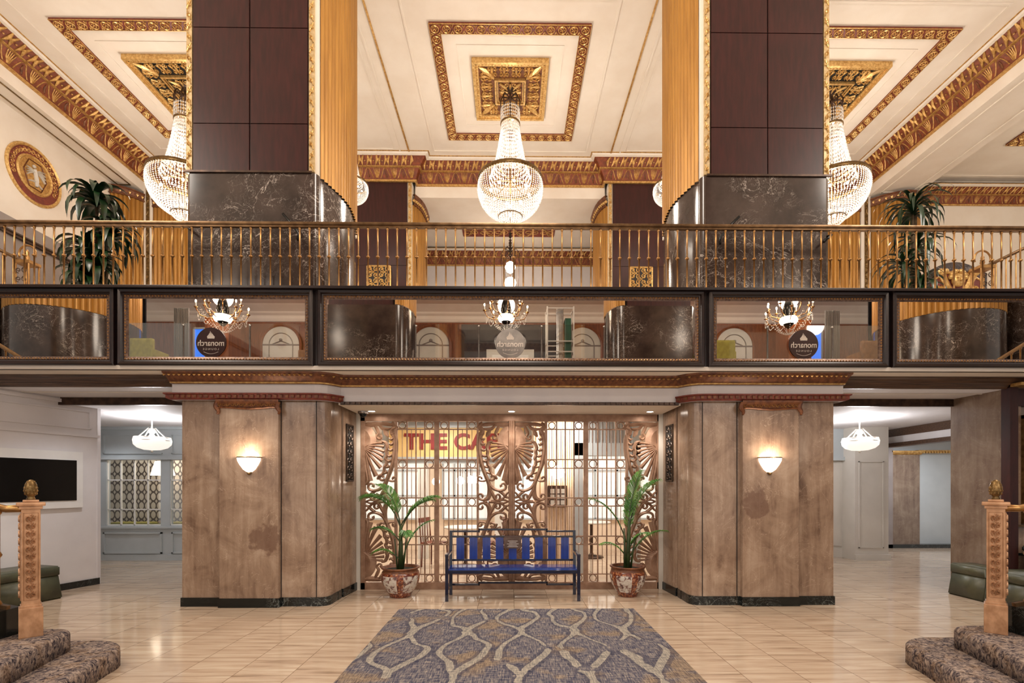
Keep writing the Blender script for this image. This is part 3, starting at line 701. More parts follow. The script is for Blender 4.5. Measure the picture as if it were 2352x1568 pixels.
# ------------------------------------------------------------------ fluted pilasters and pillars
def mirror_path(p, s): return [(-x,y) for (x,y) in p][::-1] if s > 0 else list(p)
def gilt_strip(mb, x0, x1, y, z0, z1, mi=0):
    n = round((z1-z0)/0.14); c = (x0+x1)/2; w = (x1-x0)
    fn = lambda u,v,o:(u,y-0.012-o,v)
    mb.box(x0,x1,y-0.012,y+0.02,z0,z1,1)
    for i in range(n):
        z = z0+0.07+i*(z1-z0)/n; s = 1 if i % 2 else -1
        mb.strap(spiral(c+s*w*.1, z, w*.34, w*.1, PI/2, s*1.15, 8), w*.2, fn, 0.02, mi)
        mb.strap([(c-s*w*.35, z-.06),(c, z),(c+s*w*.35, z+.06)], [w*.1,w*.22,w*.1], fn, 0.018, mi)
def upper_pillar(s, label):
    """s = -1 left, +1 right; plan given for the left one"""
    e = thing('lobby_pillar', label, 'pillar', (0,0,0), 0, 'tall pillars on the mezzanine edge')
    flank = [(-2.5,6.40),(-2.46,6.52),(-2.42,6.65),(-2.38,6.78),(-2.355,6.92),(-2.345,7.08),(-2.36,7.25),(-2.38,7.4),(-2.43,7.6),(-2.50,7.85)]
    flank2 = [(-6.66-x,y) for x,y in flank][::-1]
    corner = [(-4.13,6.28)]+[(-2.56+0.07*math.sin(a), 6.35-0.07*math.cos(a)) for a in [PI/2*i/6 for i in range(7)]]
    base = corner+flank+flank2+[(-4.2,6.35)]
    base = mirror_path(base, s)
    b = MB(); b.ext(base, MZ, 5.59, True, True, smooth=False)
    ob = b.build('marble_base','marble_dark',e)
    for p in ob.data.polygons: p.use_smooth = abs(p.normal.z) < 0.5
    ob.data.set_sharp_from_angle(angle=math.radians(35))
    m = 1 if s > 0 else -1
    def bx(mb, x0, x1, y0, y1, z0, z1, mi=0):
        a, c = (x0, x1) if s < 0 else (-x1, -x0); return mb.box(a, c, y0, y1, z0, z1, mi)
    c = MB(); bx(c,-4.17,-2.51,6.33,7.95,5.59,CEIL); c.build('pillar_core','plaster',e)
    # ledge
    l = MB(); l.sweep(mirror_path([(-4.2,6.28),(-2.56,6.28)],s), [(0,5.585),(0.02,5.585),(0.02,5.61),(0,5.61)]); l.build('ledge','bronze_dark',e)
    # wood panels with dark reveals
    seam = MB(); bx(seam,-4.10,-2.625,6.315,6.34,5.62,CEIL); seam.build('panel_reveal','wood_seam',e)
    zs = [5.615,6.235,7.475,8.715,CEIL-0.01]
    for z0, z1 in zip(zs, zs[1:]):
        for x0, x1 in ((-4.10,-3.375),(-3.365,-2.625)):
            w = MB(); a, c2 = (x0, x1) if s < 0 else (-x1, -x0)
            w.bbox(a+.003,c2-.003,6.295,6.32,z0+.005,z1-.005,.003); w.build('wood_panel','wood_dark',e)
    for (x0,x1) in ((-4.185,-4.115),(-2.61,-2.54)):
        a, c2 = (x0, x1) if s < 0 else (-x1, -x0)
        g = MB(); gilt_strip(g,a,c2,6.31,5.62,CEIL); g.build('gilt_strip',['gold_hi','gilt_ground'],e)
    fl = MB(); fl.ext(flutes(mirror_path(flank,s),0.075,0.028), 5.595, CEIL); fl.build('fluted_flank','ochre',e)
    fl = MB(); fl.ext(flutes(mirror_path(flank2,s),0.062,0.02), 5.595, CEIL); fl.build('fluted_flank','ochre',e)
    return e
upper_pillar(-1,'tall dark panelled pillar left of centre, standing behind the railing')
upper_pillar(1,'tall dark panelled pillar right of centre, with a white streak in its marble')

def far_pillar(s, label):
    e = thing('far_pillar', label, 'pillar', (0,0,0), 0, 'far pillars across the upper hall')
    def mx(a, b): return (a, b) if s < 0 else (-b, -a)
    a, b = mx(-3.98,-2.5); MB().box(a,b,12.36,12.7,MZ,CEIL-.5).build('pillar_core','plaster',e)
    for z0, z1 in ((MZ,7.13),(7.14,CEIL-.5)):
        for x0, x1 in ((-3.95,-2.62),):
            a, b = mx(x0,x1); MB().bbox(a,b,12.33,12.37,z0,z1,.004).build('wood_panel','wood_dark',e)
    a, b = mx(-2.6,-2.51); g = MB(); gilt_strip(g,a,b,12.35,MZ,CEIL-.5); g.build('gilt_strip',['gold_hi','gilt_ground'],e)
    fp = [(-2.5,12.38),(-2.43,12.5),(-2.37,12.64),(-2.33,12.82),(-2.31,13.05),(-2.31,13.4)]
    MB().ext(flutes(mirror_path(fp,s),0.09,0.025), MZ, 8.7).build('fluted_flank','ochre',e)
    mb = MB(); P = mirror_path(fp,s); mb.sweep(P,[(0.0,8.7),(.05,8.7),(.05,8.73),(.035,8.75),(.05,8.86),(.08,8.88),(.08,8.96),(0,8.96)])
    for i in range(12):
        t = i/11*(len(P)-1.001); k = int(t); f = t-k; x = P[k][0]+(P[k+1][0]-P[k][0])*f; y = P[k][1]+(P[k+1][1]-P[k][1])*f
        mb.octa((x-s*0.05,y-0.03,8.8),.045,.05,1)
    mb.build('capital_band',['redbrown','gold_hi'],e)
    return e
far_pillar(-1,'far mahogany panelled pillar seen left of the middle chandelier')
far_pillar(1,'far mahogany panelled pillar seen right of the middle chandelier')
# gilded openwork grilles standing before the far pillars
def grille(x0, x1, y, z0, z1, e, mat_='gold_hi', nx=4, nz=5, w=0.016, back='grille_back', face=(0,-1)):
    def fn(u, v, o): return (u, y-o, v)
    mb = MB(); cw = (x1-x0)/nx; ch = (z1-z0)/nz
    for a,b,c,d in ((x0,x0,z0,z1),(x1,x1,z0,z1),(x0,x1,z0,z0),(x0,x1,z1,z1)): mb.strap([(a,c),(b,d)], w*1.8, fn, 0.03)
    for i in range(nx):
        for j in range(nz):
            cx, cz = x0+cw*(i+.5), z0+ch*(j+.5); s = 1 if (i+j) % 2 else -1
            mb.strap(spiral(cx, cz, min(cw,ch)*.5, min(cw,ch)*.1, s*PI/4, s*1.3, 12), w, fn, 0.02)
            mb.strap([(cx-cw/2, cz-s*ch/2),(cx,cz-s*ch*.1),(cx+cw/2, cz+s*ch/2)], w, fn, 0.018)
    return mb.build('openwork', mat_, e)
for (xa,xb,lab) in ((-3.62,-3.04,'gilded openwork grille at the foot of the far left pillar'),(3.06,3.62,'gilded openwork grille at the foot of the far right pillar')):
    e = thing('openwork_grille',lab,'grille',(0,0,0),0,'gilded grilles on the far pillars')
    grille(xa,xb,12.3,6.35,7.1,e,'gold_hi',4,5,0.022)
    MB().box(xa,xb,12.3,12.325,6.35,7.1).build('backing','wood_seam',e)
# side fluted pilasters at the ends of the beams
def pilaster(pts, z1, label, pitch=0.09):
    e = thing('fluted_pilaster', label, 'pilaster', (0,0,0), 0, 'gilded fluted pilasters at the back of the upper hall')
    MB().ext(flutes(pts,pitch,0.028), MZ, z1-.2).build('fluting','ochre',e)
    mb = MB(); mb.sweep(pts,[(0,z1-.2),(.05,z1-.2),(.05,z1-.17),(.03,z1-.15),(.05,z1-.04),(.07,z1-.03),(.07,z1),(0,z1)])
    Q = subdivide_path(pts,0.09)
    for p, q in zip(Q, Q[1:]):
        d = Vector((q[0]-p[0], q[1]-p[1])).normalized(); mb.octa(((p[0]+q[0])/2+d.y*.05,(p[1]+q[1])/2-d.x*.05,z1-.1),.035,.045,1)
    mb.build('capital_band',['redbrown','gold_hi'],e); return e
pl = [(-9.84,12.02),(-9.72,12.0),(-9.58,12.03),(-9.45,12.1),(-9.35,12.22),(-9.3,12.4)]
pilaster([(-9.84,12.0),(-9.7,12.02),(-9.55,12.1),(-9.42,12.22),(-9.31,12.4)],8.92,'gilded fluted pilaster behind the left mezzanine plant')
pilaster([(-9.08,12.4),(-8.8,12.42),(-8.5,12.5),(-8.2,12.66)],8.8,'gilded fluted pilaster between the white pier and the left pillar')
pilaster([(8.2,12.66),(8.5,12.5),(8.8,12.42),(9.04,12.4)],8.8,'gilded fluted pilaster between the right pillar and the white pier')
pilaster([(9.32,12.4),(9.5,12.22),(9.7,12.1),(9.95,12.02),(10.2,12.05),(10.4,12.18),(10.5,12.45)],8.92,'gilded fluted pilaster behind the right mezzanine plant')
for (x0,x1) in ((-9.3,-9.08),(9.06,9.3)):
    mb = MB().box(x0,x1,12.38,12.7,MZ,9.3); gm = (x0+x1)/2; gilt_strip(mb,gm-.04,gm+.04,12.37,MZ,9.2,1)
    struct('trim_11' if x0 < 0 else 'trim_12', mb, ['plaster','bronze_band'])

# ------------------------------------------------------------------ balcony edge, frieze, crown
EP = [(-2.5,6.2),(-2.42,6.21),(-2.35,6.25),(-2.29,6.32),(-2.23,6.4)]
EPM = [(-x,y) for x,y in EP][::-1]
frz = [(-4.3,6.6),(-4.3,6.2)]+EP+EPM+[(4.3,6.2),(4.3,6.6)]
mb = MB(); mb.sweep(frz,[(0,2.64),(0,2.86)]); struct('trim_13', mb, 'plaster_grey')
def dentils(mb, path, z0, z1, out, mi):
    P = subdivide_path(path, 0.07)
    for p, q in zip(P, P[1:]):
        d = Vector((q[0]-p[0], q[1]-p[1])); 
        if d.length < 0.03: continue
        d.normalize(); n = Vector((d.y,-d.x)); c = Vector(((p[0]+q[0])/2,(p[1]+q[1])/2))
        a = c-d*.02+n*out; b = c+d*.02+n*out; a2 = a+n*.02; b2 = b+n*.02
        vs = [(a.x,a.y,z0),(b.x,b.y,z0),(b2.x,b2.y,z0),(a2.x,a2.y,z0),(a.x,a.y,z1),(b.x,b.y,z1),(b2.x,b2.y,z1),(a2.x,a2.y,z1)]
        mb.add(vs,[(0,1,2,3),(4,5,6,7),(0,1,5,4),(1,2,6,5),(2,3,7,6),(3,0,4,7)],mi)
mb = MB()
for s in (-1,1):
    pth = [(-4.3,6.6),(-4.3,6.2)]+EP if s < 0 else EPM+[(4.3,6.2),(4.3,6.6)]
    mb.sweep(pth,[(0,2.645),(.02,2.645),(.05,2.66),(.05,2.70),(.07,2.71),(.07,2.725),(0,2.725)],mi=0); dentils(mb,pth,2.665,2.70,.045,1)
mb.sweep([(-2.23,6.4),(2.23,6.4)],[(0,2.615),(.03,2.615),(.03,2.655),(0,2.655)],mi=2); dentils(mb,[(-2.23,6.4),(2.23,6.4)],2.62,2.65,.028,2)
struct('trim_14', mb, ['red','redbrown','bronze_dark'])
crown = [(0,2.845),(.02,2.845),(.03,2.86),(.05,2.865),(.07,2.885),(.115,2.925),(.165,2.945),(.185,2.95),(.19,2.972)]
mb = MB(); mb.sweep(frz[1:-1],crown,mi=0)
P = subdivide_path(frz[1:-1],0.06)
for p, q in zip(P, P[1:]):
    d = Vector((q[0]-p[0], q[1]-p[1])).normalized(); mb.octa((p[0]+d.y*.15,p[1]-d.x*.15,2.935),.022,.016,1)
mb.sweep(frz[1:-1],[(.0,2.845),(.045,2.85),(.05,2.868)],mi=1)
struct('trim_15', mb, ['redbrown','gold'])
for k,(x0,x1) in enumerate(((-9.5,-4.3),(4.3,9.5))):
    mb = MB(); mb.sweep([(x0,6.42),(x1,6.42)],[(0,2.845),(.03,2.845),(.04,2.855),(.05,2.87),(.06,2.87),(.07,2.89),(.09,2.89),(.1,2.91),(.13,2.925),(.15,2.945),(.2,2.955),(.2,2.97)])
    mb.box(x0,x1,7.19,7.24,2.74,2.86,1)
    mb.box(x0,x1,6.75,6.77,2.84,2.85,2)
    struct('trim_16' if k == 0 else 'trim_17', mb, ['wood_beam','bronze_dark','plaster'])
# fascia board behind the mirrors
struct('trim_18', MB().box(-9.6,9.6,5.96,6.0,2.97,3.75).box(-9.6,9.6,5.955,5.99,3.02,3.94).bbox(-9.6,9.6,5.86,6.06,3.935,3.97,.008), ['frame_wood'])
struct('trim_19', MB().box(-9.6,9.6,5.94,5.96,2.972,3.02), ['plaster'])

def fascia_mirror(x0, x1, label):
    e = thing('fascia_mirror', label, 'mirror', (0,0,0), 0, 'framed mirrors along the balcony front')
    z0, z1, yf = 3.015, 3.94, 5.955
    fr = MB(); w = .062
    prof = [(0,yf,),(0,yf-.05),(.012,yf-.06),(.04,yf-.055),(.05,yf-.035),(w,yf-.03),(w,yf)]
    def frame(mb, x0,x1,z0,z1,prof):
        loop = [(x0,z0,1,1),(x1,z0,-1,1),(x1,z1,-1,-1),(x0,z1,1,-1)]; k = len(prof); vs = []
        for (x,z,sx,sz) in loop:
            for (o,y) in prof: vs.append((x+sx*o,y,z+sz*o))
        fs = [(i*k+j,((i+1)%4)*k+j,((i+1)%4)*k+j+1,i*k+j+1) for i in range(4) for j in range(k-1)]
        mb.add(vs,fs)
    frame(fr,x0,x1,z0,z1,prof); fr.build('frame','frame_wood',e)
    bd = MB(); frame(bd,x0+w,x1-w,z0+w,z1-w,[(0,yf-.028),(.01,yf-.034),(.02,yf-.028),(.045,yf-.018),(.046,yf-.005)])
    n = int((x1-x0-2*w)/.036)
    for i in range(n):
        x = x0+w+.02+i*(x1-x0-2*w-.04)/(n-1)
        for z in (z0+w+.018, z1-w-.018): bd.octa((x,yf-.03,z),.012,.012,1)
    n = int((z1-z0-2*w)/.036)
    for i in range(n):
        z = z0+w+.02+i*(z1-z0-2*w-.04)/(n-1)
        for x in (x0+w+.018, x1-w-.018): bd.octa((x,yf-.03,z),.012,.012,1)
    bd.build('beading',['frame_bead','brass'],e)
    g = MB(); g.box(x0+w+.03,x1-w-.03,yf-.012,yf-.004,z0+w+.03,z1-w-.03); g.build('mirror_glass','mirror',e)
    return e
fascia_mirror(-8.6,-4.80,'dark framed balcony mirror at the far left end')
fascia_mirror(-4.755,-2.40,'dark framed balcony mirror left of the long central one')
fascia_mirror(-2.345,2.385,'longest dark framed balcony mirror, at the centre')
fascia_mirror(2.44,4.665,'dark framed balcony mirror right of the long central one')
fascia_mirror(4.715,8.6,'dark framed balcony mirror at the far right end')

# ------------------------------------------------------------------ balcony railing
e = thing('balcony_railing','long bronze balcony railing above the framed mirrors','railing',(0,5.96,3.97))
mb = MB(); mb.bbox(-9.4,9.4,-.032,.032,.77,.806,.012); mb.box(-9.4,9.4,-.02,.02,.745,.77); mb.build('handrail','brass_rail',e)
prof = [(.016,0),(.018,.004),(.011,.02),(.0095,.03),(.0095,.375),(.015,.375),(.025,.39),(.015,.405),(.0095,.405),(.0095,.71),(.012,.72),(.017,.733),(.012,.745),(.012,.755)]
b0 = MB().lathe(prof,(0,0,0),8).build('baluster','brass',e); sp = 0.1192
n = 0; rest = MB()
for i in range(-78,79):
    x = (i+.35)*sp
    if abs(x) > 9.35: continue
    if -50 <= i < 50:
        if i == -50: b0.location = (x,0,0)
        else:
            c = b0.copy(); COL.objects.link(c); c.parent = e; c.location = (x,0,0)
    else: rest.lathe(prof,(x,0,0),6)
r = rest.build('baluster_run','brass',e); r['kind'] = 'stuff'
# ------------------------------------------------------------------ lower marble piers beside the gate
def lower_pier(s, label):
    e = thing('marble_pier', label, 'pillar', (0,0,0), 0, 'taupe marble piers beside the gate')
    side = [(-2.5,6.27),(-2.43,6.28),(-2.385,6.31),(-2.36,6.36),(-2.352,6.42),(-2.352,6.6),(-2.345,6.62),(-2.345,6.74),(-2.375,6.745),(-2.375,6.775),(-2.33,6.78),(-2.285,7.28)]
    plan = [(-4.22,6.27)]+side+[(-2.285,7.42),(-4.22,7.42)]
    mb = MB(); mb.ext(mirror_path(plan,s),0.11,2.96,True,True)
    # vertical grooves
    o = mb.build('shaft','taupe',e)
    for p in o.data.polygons: p.use_smooth = abs(p.normal.z) < .5
    o.data.set_sharp_from_angle(angle=math.radians(32))
    base = [(x+(0.012 if i > 0 and x > -4.2 else -0.012), y-0.015) for i,(x,y) in enumerate(plan)]
    base[-1] = (-4.23,7.43); base[-2] = (-2.27,7.43)
    mb = MB(); mb.ext(mirror_path(base,s),0,0.115,True,True); mb.build('plinth','marble_black',e)
    a, b = (-3.705,-2.955) if s < 0 else (2.995,3.725)
    p = MB(); p.bbox(a,b,6.2,6.275,0.115,2.56,.006); o = p.build('raised_panel','taupe_l' if s < 0 else 'taupe_r',e)
    p = MB(); p.bbox(a-.01,b+.01,6.185,6.26,0,0.118,.004); p.build('plinth','marble_black',e)
    # groove lines
    g = MB()
    for x in (-3.705-0.004,-2.955+.004,-2.5): xx = x if s < 0 else -x; g.box(xx-.004,xx+.004,6.262,6.272,.115,2.64)
    g.build('joint','wood_seam',e)
    # gilded capital strip
    c = MB(); c.sweep([(a-.02,6.2),(b+.02,6.2)],[(0,2.54),(.02,2.545),(.03,2.58),(.05,2.62),(.05,2.645),(0,2.645)],mi=0)
    fn = lambda u,v,o2:(u,6.19-o2,v)
    for k in range(14):
        x = a+(b-a)*(k+.5)/14; sg = 1 if k % 2 else -1
        c.strap(spiral(x,2.585,.028,.008,sg*PI/2,sg*1.1,8),.01,fn,.03,1)
    c.strap(catmull([(a-.03,2.52),(a+.03,2.55),(a+.2,2.54),((a+b)/2,2.53),(b-.2,2.54),(b-.03,2.55),(b+.03,2.52)],4),.022,fn,.03,0)
    for x in (a-.01,b+.01):
        c.strap(catmull([(x,2.62),(x-.02,2.56),(x+.01,2.50),(x,2.46)],4),[.05,.06,.04,.015],fn,.04,0)
    c.build('gilt_capital',['redbrown','gold'],e)
    return e
lower_pier(-1,'taupe marble pier left of the gate, dark brown patch low on its face')
lower_pier(1,'taupe marble pier right of the gate, triangular brown patch on its face')
# openwork grilles let into the pier sides
for s,lab in ((-1,'narrow openwork grille on the side of the left marble pier'),(1,'narrow openwork grille on the side of the right marble pier')):
    e = thing('side_grille',lab,'grille',(0,0,0),0,'narrow grilles on the pier sides')
    mb = MB(); 
    def fn(u,v,o): 
        x = -2.31+ (u-6.98)*0.09; return (s*-(x+o) if s > 0 else x+o, u, v)
    za, zb = 1.62, 2.42
    for a_,b_,c_,d_ in ((6.87,6.87,za,zb),(7.09,7.09,za,zb),(6.87,7.09,za,za),(6.87,7.09,zb,zb)): mb.strap([(a_,c_),(b_,d_)],.02,fn,.02)
    for j in range(7):
        z = za+.06+j*.113
        for q in (-1,1): mb.strap(spiral(6.98+q*.05,z,.05,.012,q*PI/2,q*1.2,10),.012,fn,.016)
    mb.build('openwork','gate_dark',e)
    mb = MB(); v = [fn(6.86,za-.01,.0),fn(7.1,za-.01,.0),fn(7.1,zb+.01,0),fn(6.86,zb+.01,0),fn(6.86,za-.01,.006),fn(7.1,za-.01,.006),fn(7.1,zb+.01,.006),fn(6.86,zb+.01,.006)]
    mb.add(v,[(0,1,2,3),(4,5,6,7),(0,1,5,4),(1,2,6,5),(2,3,7,6),(3,0,4,7)]); mb.build('backing','grille_back',e)
# pale jambs between piers and gate
struct('trim_20', MB().box(-2.29,-2.235,7.22,7.4,0,2.64).box(2.225,2.29,7.22,7.4,0,2.64), 'panel_cream')

# ------------------------------------------------------------------ bronze gate
GY = 7.27; GS = 152.8
def gp(px, py): return ((px-CX)/GS, EYE+(HY-py)/GS)
gate = thing('bronze_gate','ornate bronze gate with shell scrollwork closing off the cafe','gate',(0,0,0))
def gfn(u, v, o): return (u, GY-o, v)
mb = MB(); T = .035
def gbar(mb, px0, px1, py0, py1, t=T, yo=0.0):
    a = gp(px0,py1); b = gp(px1,py0); mb.bbox(a[0],b[0],GY-t/2+yo,GY+t/2+yo,a[1],b[1],.004)
gbar(mb,831,841,952,1352,.06); gbar(mb,1509,1515,952,1352,.06); gbar(mb,831,1515,952,968,.06); gbar(mb,831,1515,1336,1352,.06)
for a,b in ((907,914),(998,1009),(1095,1100),(1251,1257),(1340,1351),(1437,1443)): gbar(mb,a,b,966,1338,.045)
mb.build('frame','gate',gate)
mb = MB(); x0 = gp(1175.5,0)[0]
mb.lathe([(.045,.1),(.045,2.52)],(x0,GY,0),12).lathe([(.02,.1),(.02,2.52)],(x0-.028,GY-.04,0),8).lathe([(.02,.1),(.02,2.52)],(x0+.028,GY-.04,0),8); mb.build('centre_post','gate',gate)
def grid_panel(xa, xb):
    mb = MB(); W = xb-xa
    rows = ((968,986),(1055,1075),(1143,1162),(1231,1250),(1318,1336)); cw = 21.0
    cols = [xa+ (21.5/83)*W, xa+W/2, xb-(21.5/83)*W]
    for (a,b) in rows:
        for y in (a,b):
            if 968 < y < 1336: gbar(mb,xa,xb,y-1.3,y+1.3,.02)
        for (c0,c1) in ((xa,cols[0]),(cols[2],xb)):
            cx, cy = (c0+c1)/2, (a+b)/2; c = gp(cx,cy); r = min(c1-c0,b-a)*.43/GS
            mb.strap([(c[0]+r*math.cos(2*PI*k/16), c[1]+r*math.sin(2*PI*k/16)) for k in range(16)],.014,lambda u,v,o:(u,GY+.01-o,v),.022,closed=True)
            for dx in (-1,1):
                for dy in (-1,1): 
                    q=(c[0]+dx*r*.72, c[1]+dy*r*.72); q2=(c[0]+dx*(c1-c0)*.5/GS, c[1]+dy*(b-a)*.5/GS)
                    mb.strap([q,q2],.008,lambda u,v,o:(u,GY+.008-o,v),.016)
    for x in cols: gbar(mb,x-1.5,x+1.5,966,1338,.026)
    thin = [xa+(cols[0]-xa)*.5-.2, (cols[0]+cols[1])/2, (cols[1]+cols[2])/2, (cols[2]+xb)/2+.2]
    for (a,b) in ((986,1055),(1075,1143),(1162,1231),(1250,1318)):
        for x in thin: gbar(mb,x-.7,x+.7,a,b,.014)
    return mb.build('bar_panel','gate',gate)
for a,b in ((914,998),(1009,1095),(1257,1340),(1351,1437)): grid_panel(a,b)
# scrollwork, drawn for one quadrant: u from the axis, v from mid height
def q(zx, zy): return ((498-zx)/5.226/GS, (1105-zy)/5.226/GS)
def Q(pts): return [q(*p) for p in pts]
STR = []
def st(pts, w, k=3): STR.append((catmull(Q(pts),k), w))
# outer leafy band
st([(150,165),(95,215),(150,250),(115,330),(105,430),(112,540),(135,650),(165,740),(200,830),(225,900),(232,990),(215,1060),(165,1095),(205,1105)],[.06,.07,.07,.08,.085,.08,.07,.06,.06,.06,.07,.07,.05,.05])
for y,x in ((300,140),(360,150),(420,152),(490,158),(560,170),(620,178),(690,200),(760,225)): st([(x-25,y-12),(x+10,y+4),(x+28,y-16)],[.05,.04,.01],2)
# hooks pointing outwards
st([(185,850),(150,862),(108,855),(95,825),(115,808),(138,822),(130,838)],[.03,.03,.03,.03,.03,.03,.04])
st([(200,1080),(160,1088),(112,1075),(93,1045),(105,1018),(140,1018),(152,1040),(135,1050)],[.035,.035,.035,.035,.03,.03,.03,.05])
# inner scrolls
st([(225,880),(255,930),(310,965),(370,975),(420,955),(428,915),(400,890),(365,905),(375,930)],[.045,.05,.045,.04,.035,.035,.03,.03,.05])
st([(235,960),(275,1030),(300,1075),(345,1085),(358,1045),(335,1020),(305,1035),(315,1062)],[.05,.05,.045,.04,.035,.03,.03,.05])
st([(345,985),(390,1010),(430,1050),(470,1060)],[.03,.045,.04,.02])
st([(360,1095),(400,1060),(440,1010),(470,985)],[.03,.035,.03,.02])
st([(225,1110),(270,1100),(330,1098),(400,1085),(460,1105)],[.05,.04,.035,.03,.02])
st([(232,840),(262,850),(290,835),(285,805),(258,800),(250,818)],[.035,.035,.03,.03,.03,.04])
st([(320,840),(300,800),(262,780),(240,740),(235,690),(212,660),(208,610),(222,590),(205,550),(210,500),(200,460),(225,400),(270,385)],[.03,.04,.045,.045,.045,.05,.045,.05,.05,.05,.055,.05,.03])
# shell ribs
for tip,w in (((258,400),.028),((240,448),.03),((238,505),.032),((250,560),.034),((262,618),.038),((280,700),.042),((335,800),.05),((405,860),.055)):
    rx, ry = 455, 440+ (tip[1]-400)*.18
    mid = ((tip[0]+rx)/2+ (6 if tip[1] > 600 else 0), (tip[1]+ry)/2-10+(tip[1]-400)*.02)
    st([(rx,ry),mid,tip],[w*.8,w*.9,w*1.5],3)
# hood above the shell and root leaves
st([(490,240),(440,270),(405,330),(400,400),(430,460),(480,500)],[.14,.17,.17,.17,.15,.12])
st([(480,180),(420,185),(340,180),(270,175),(200,180),(140,190)],[.05,.08,.07,.05,.06,.04])
st([(300,185),(260,230),(205,240),(160,232)],[.03,.05,.05,.02]); st([(240,240),(215,290),(190,330)],[.03,.07,.02])
st([(345,200),(320,250),(305,290),(325,330),(300,360),(272,345),(282,318)],[.04,.05,.045,.035,.03,.03,.05])
st([(490,520),(475,620),(455,740),(435,850),(460,900)],[.05,.06,.07,.07,.04])
st([(490,880),(470,930),(480,1000),(490,1100)],[.05,.04,.05,.05])
def scroll_panel(cpx, sides):
    mb = MB(); cx = gp(cpx,0)[0]; cz = EYE+(HY-1151.5)/GS
    for pts, w in STR:
        for su in sides:
            for sv in (1,-1):
                mb.strap([(cx+su*u, cz+sv*v) for u,v in pts], w, lambda u,v,o:(u,GY-o+.008,v), .04)
    return mb.build('scrollwork_panel','gate',gate)
scroll_panel(1175.5,(1,-1)); scroll_panel(834,(1,)); scroll_panel(1514,(-1,))

# ------------------------------------------------------------------ cafe behind the gate
struct('wall_cafe', MB().box(-4.1,-2.28,7.45,7.5,0,2.8).box(2.28,4.1,7.45,7.5,0,2.8).box(-4.1,-4.0,7.45,11.7,0,2.8).box(4.0,4.1,7.45,11.7,0,2.8).box(-4.1,4.1,11.6,11.7,0,2.8), 'cafe_wall')
mb = MB().box(-1.95,-1.75,10.2,10.4,0,2.78).box(-.35,-.15,10.9,11.1,0,2.78); struct('trim_21', mb, 'panel_cream')
# beadboard wall and grey portal on the right half
mb = MB().box(.42,1.12,8.6,8.75,0,2.78); 
for i in range(9): mb.box(.45+i*.08,.458+i*.08,8.59,8.6,0,2.78,1)
struct('trim_22', mb, ['cafe_wall','gold'])
mb = MB().box(1.12,1.3,8.5,8.8,0,2.78).box(2.15,2.3,8.5,8.8,0,2.78).box(1.12,2.3,8.5,8.8,2.08,2.3).box(1.12,2.3,8.55,8.75,2.3,2.78)
for i in range(14): mb.box(1.32+i*.06,1.335+i*.06,8.535,8.55,2.3,2.78,1)
struct('trim_23', mb, ['panel_blue','dado'])
for k,(xa,xb) in enumerate(((-3.9,-2.1),(-1.6,-.5),(0.0,1.2),(1.5,3.6))):
    mb = MB().box(xa,xb,11.55,11.58,.75,2.5,0)
    for j in range(5): mb.box(xa+(xb-xa)*j/4-.02,xa+(xb-xa)*j/4+.02,11.5,11.55,.75,2.5,1)
    for z in (.75,1.3,1.9,2.5): mb.box(xa,xb,11.5,11.55,z-.02,z+.02,1)
    o = struct('window_%d' % (k+1), mb, ['glow_day','panel_blue'])
e = thing('cafe_sign','butter yellow sign board lettered THE CAFE in brick red, behind the gate','sign',(0,0,0))
MB().box(-2.25,.25,9.0,9.06,2.08,2.62).build('board','cream_sign',e)
text_mesh('\u00b7 THE CAFE \u00b7',.40,'letter_red','lettering',e,Matrix.Translation((-1.0,8.99,2.35))@Matrix.Rotation(PI/2,4,'X'),.01,.012,2.35)
mb = MB().box(-2.3,.3,8.98,9.08,2.62,2.66).box(-2.3,.3,8.98,9.08,2.04,2.08).box(-2.4,.4,9.06,9.1,1.96,2.78); struct('trim_24', mb, 'panel_blue')
e = thing('globe_sconce','round glowing globe wall lamp behind the right half of the gate','wall lamp',(.83,8.45,1.78))
mb = MB().ball((0,0,0),.12,seg=16,rings=10); mb.build('globe','bulb_soft',e); MB().lathe([(.03,0),(.03,.14)],(0,.02,-.02),8).box(-.04,.04,0,.14,-.02,.02).build('bracket','bronze_dark',e)
e = thing('menu_case','small dark framed menu case under the globe lamp','menu case',(.83,8.55,1.36))
MB().bbox(-.17,.17,-.03,.04,-.19,.19,.01).build('case','bronze_dark',e)
mb = MB()
for i in range(3):
    for j in range(3): mb.box(-.12+i*.09,-.12+i*.09+.07,-.035,-.03,-.15+j*.1,-.15+j*.1+.08)
mb.build('menu_cards','panel_cream',e)
def pendant_globe(x,y,z,r,label):
    e = thing('globe_pendant',label,'pendant lamp',(x,y,z),0,'round pendant lamps in the cafe')
    MB().ball((0,0,0),r,seg=14,rings=8).build('globe','bulb_soft',e); MB().lathe([(.008,r),(.008,2.78-z)],(0,0,0),6).build('stem','bronze_dark',e)
for i,(x,y,z,r,l) in enumerate(((-1.35,8.8,1.62,.07,'cafe globe lamp nearest the left door stile'),(-.95,9.2,1.64,.08,'cafe globe lamp second from the left door stile'),(-.78,9.5,1.66,.08,'cafe globe lamp third from the left door stile'),(-.62,9.8,1.66,.09,'cafe globe lamp closest to the central scrollwork'))): pendant_globe(x,y,z,r,l)
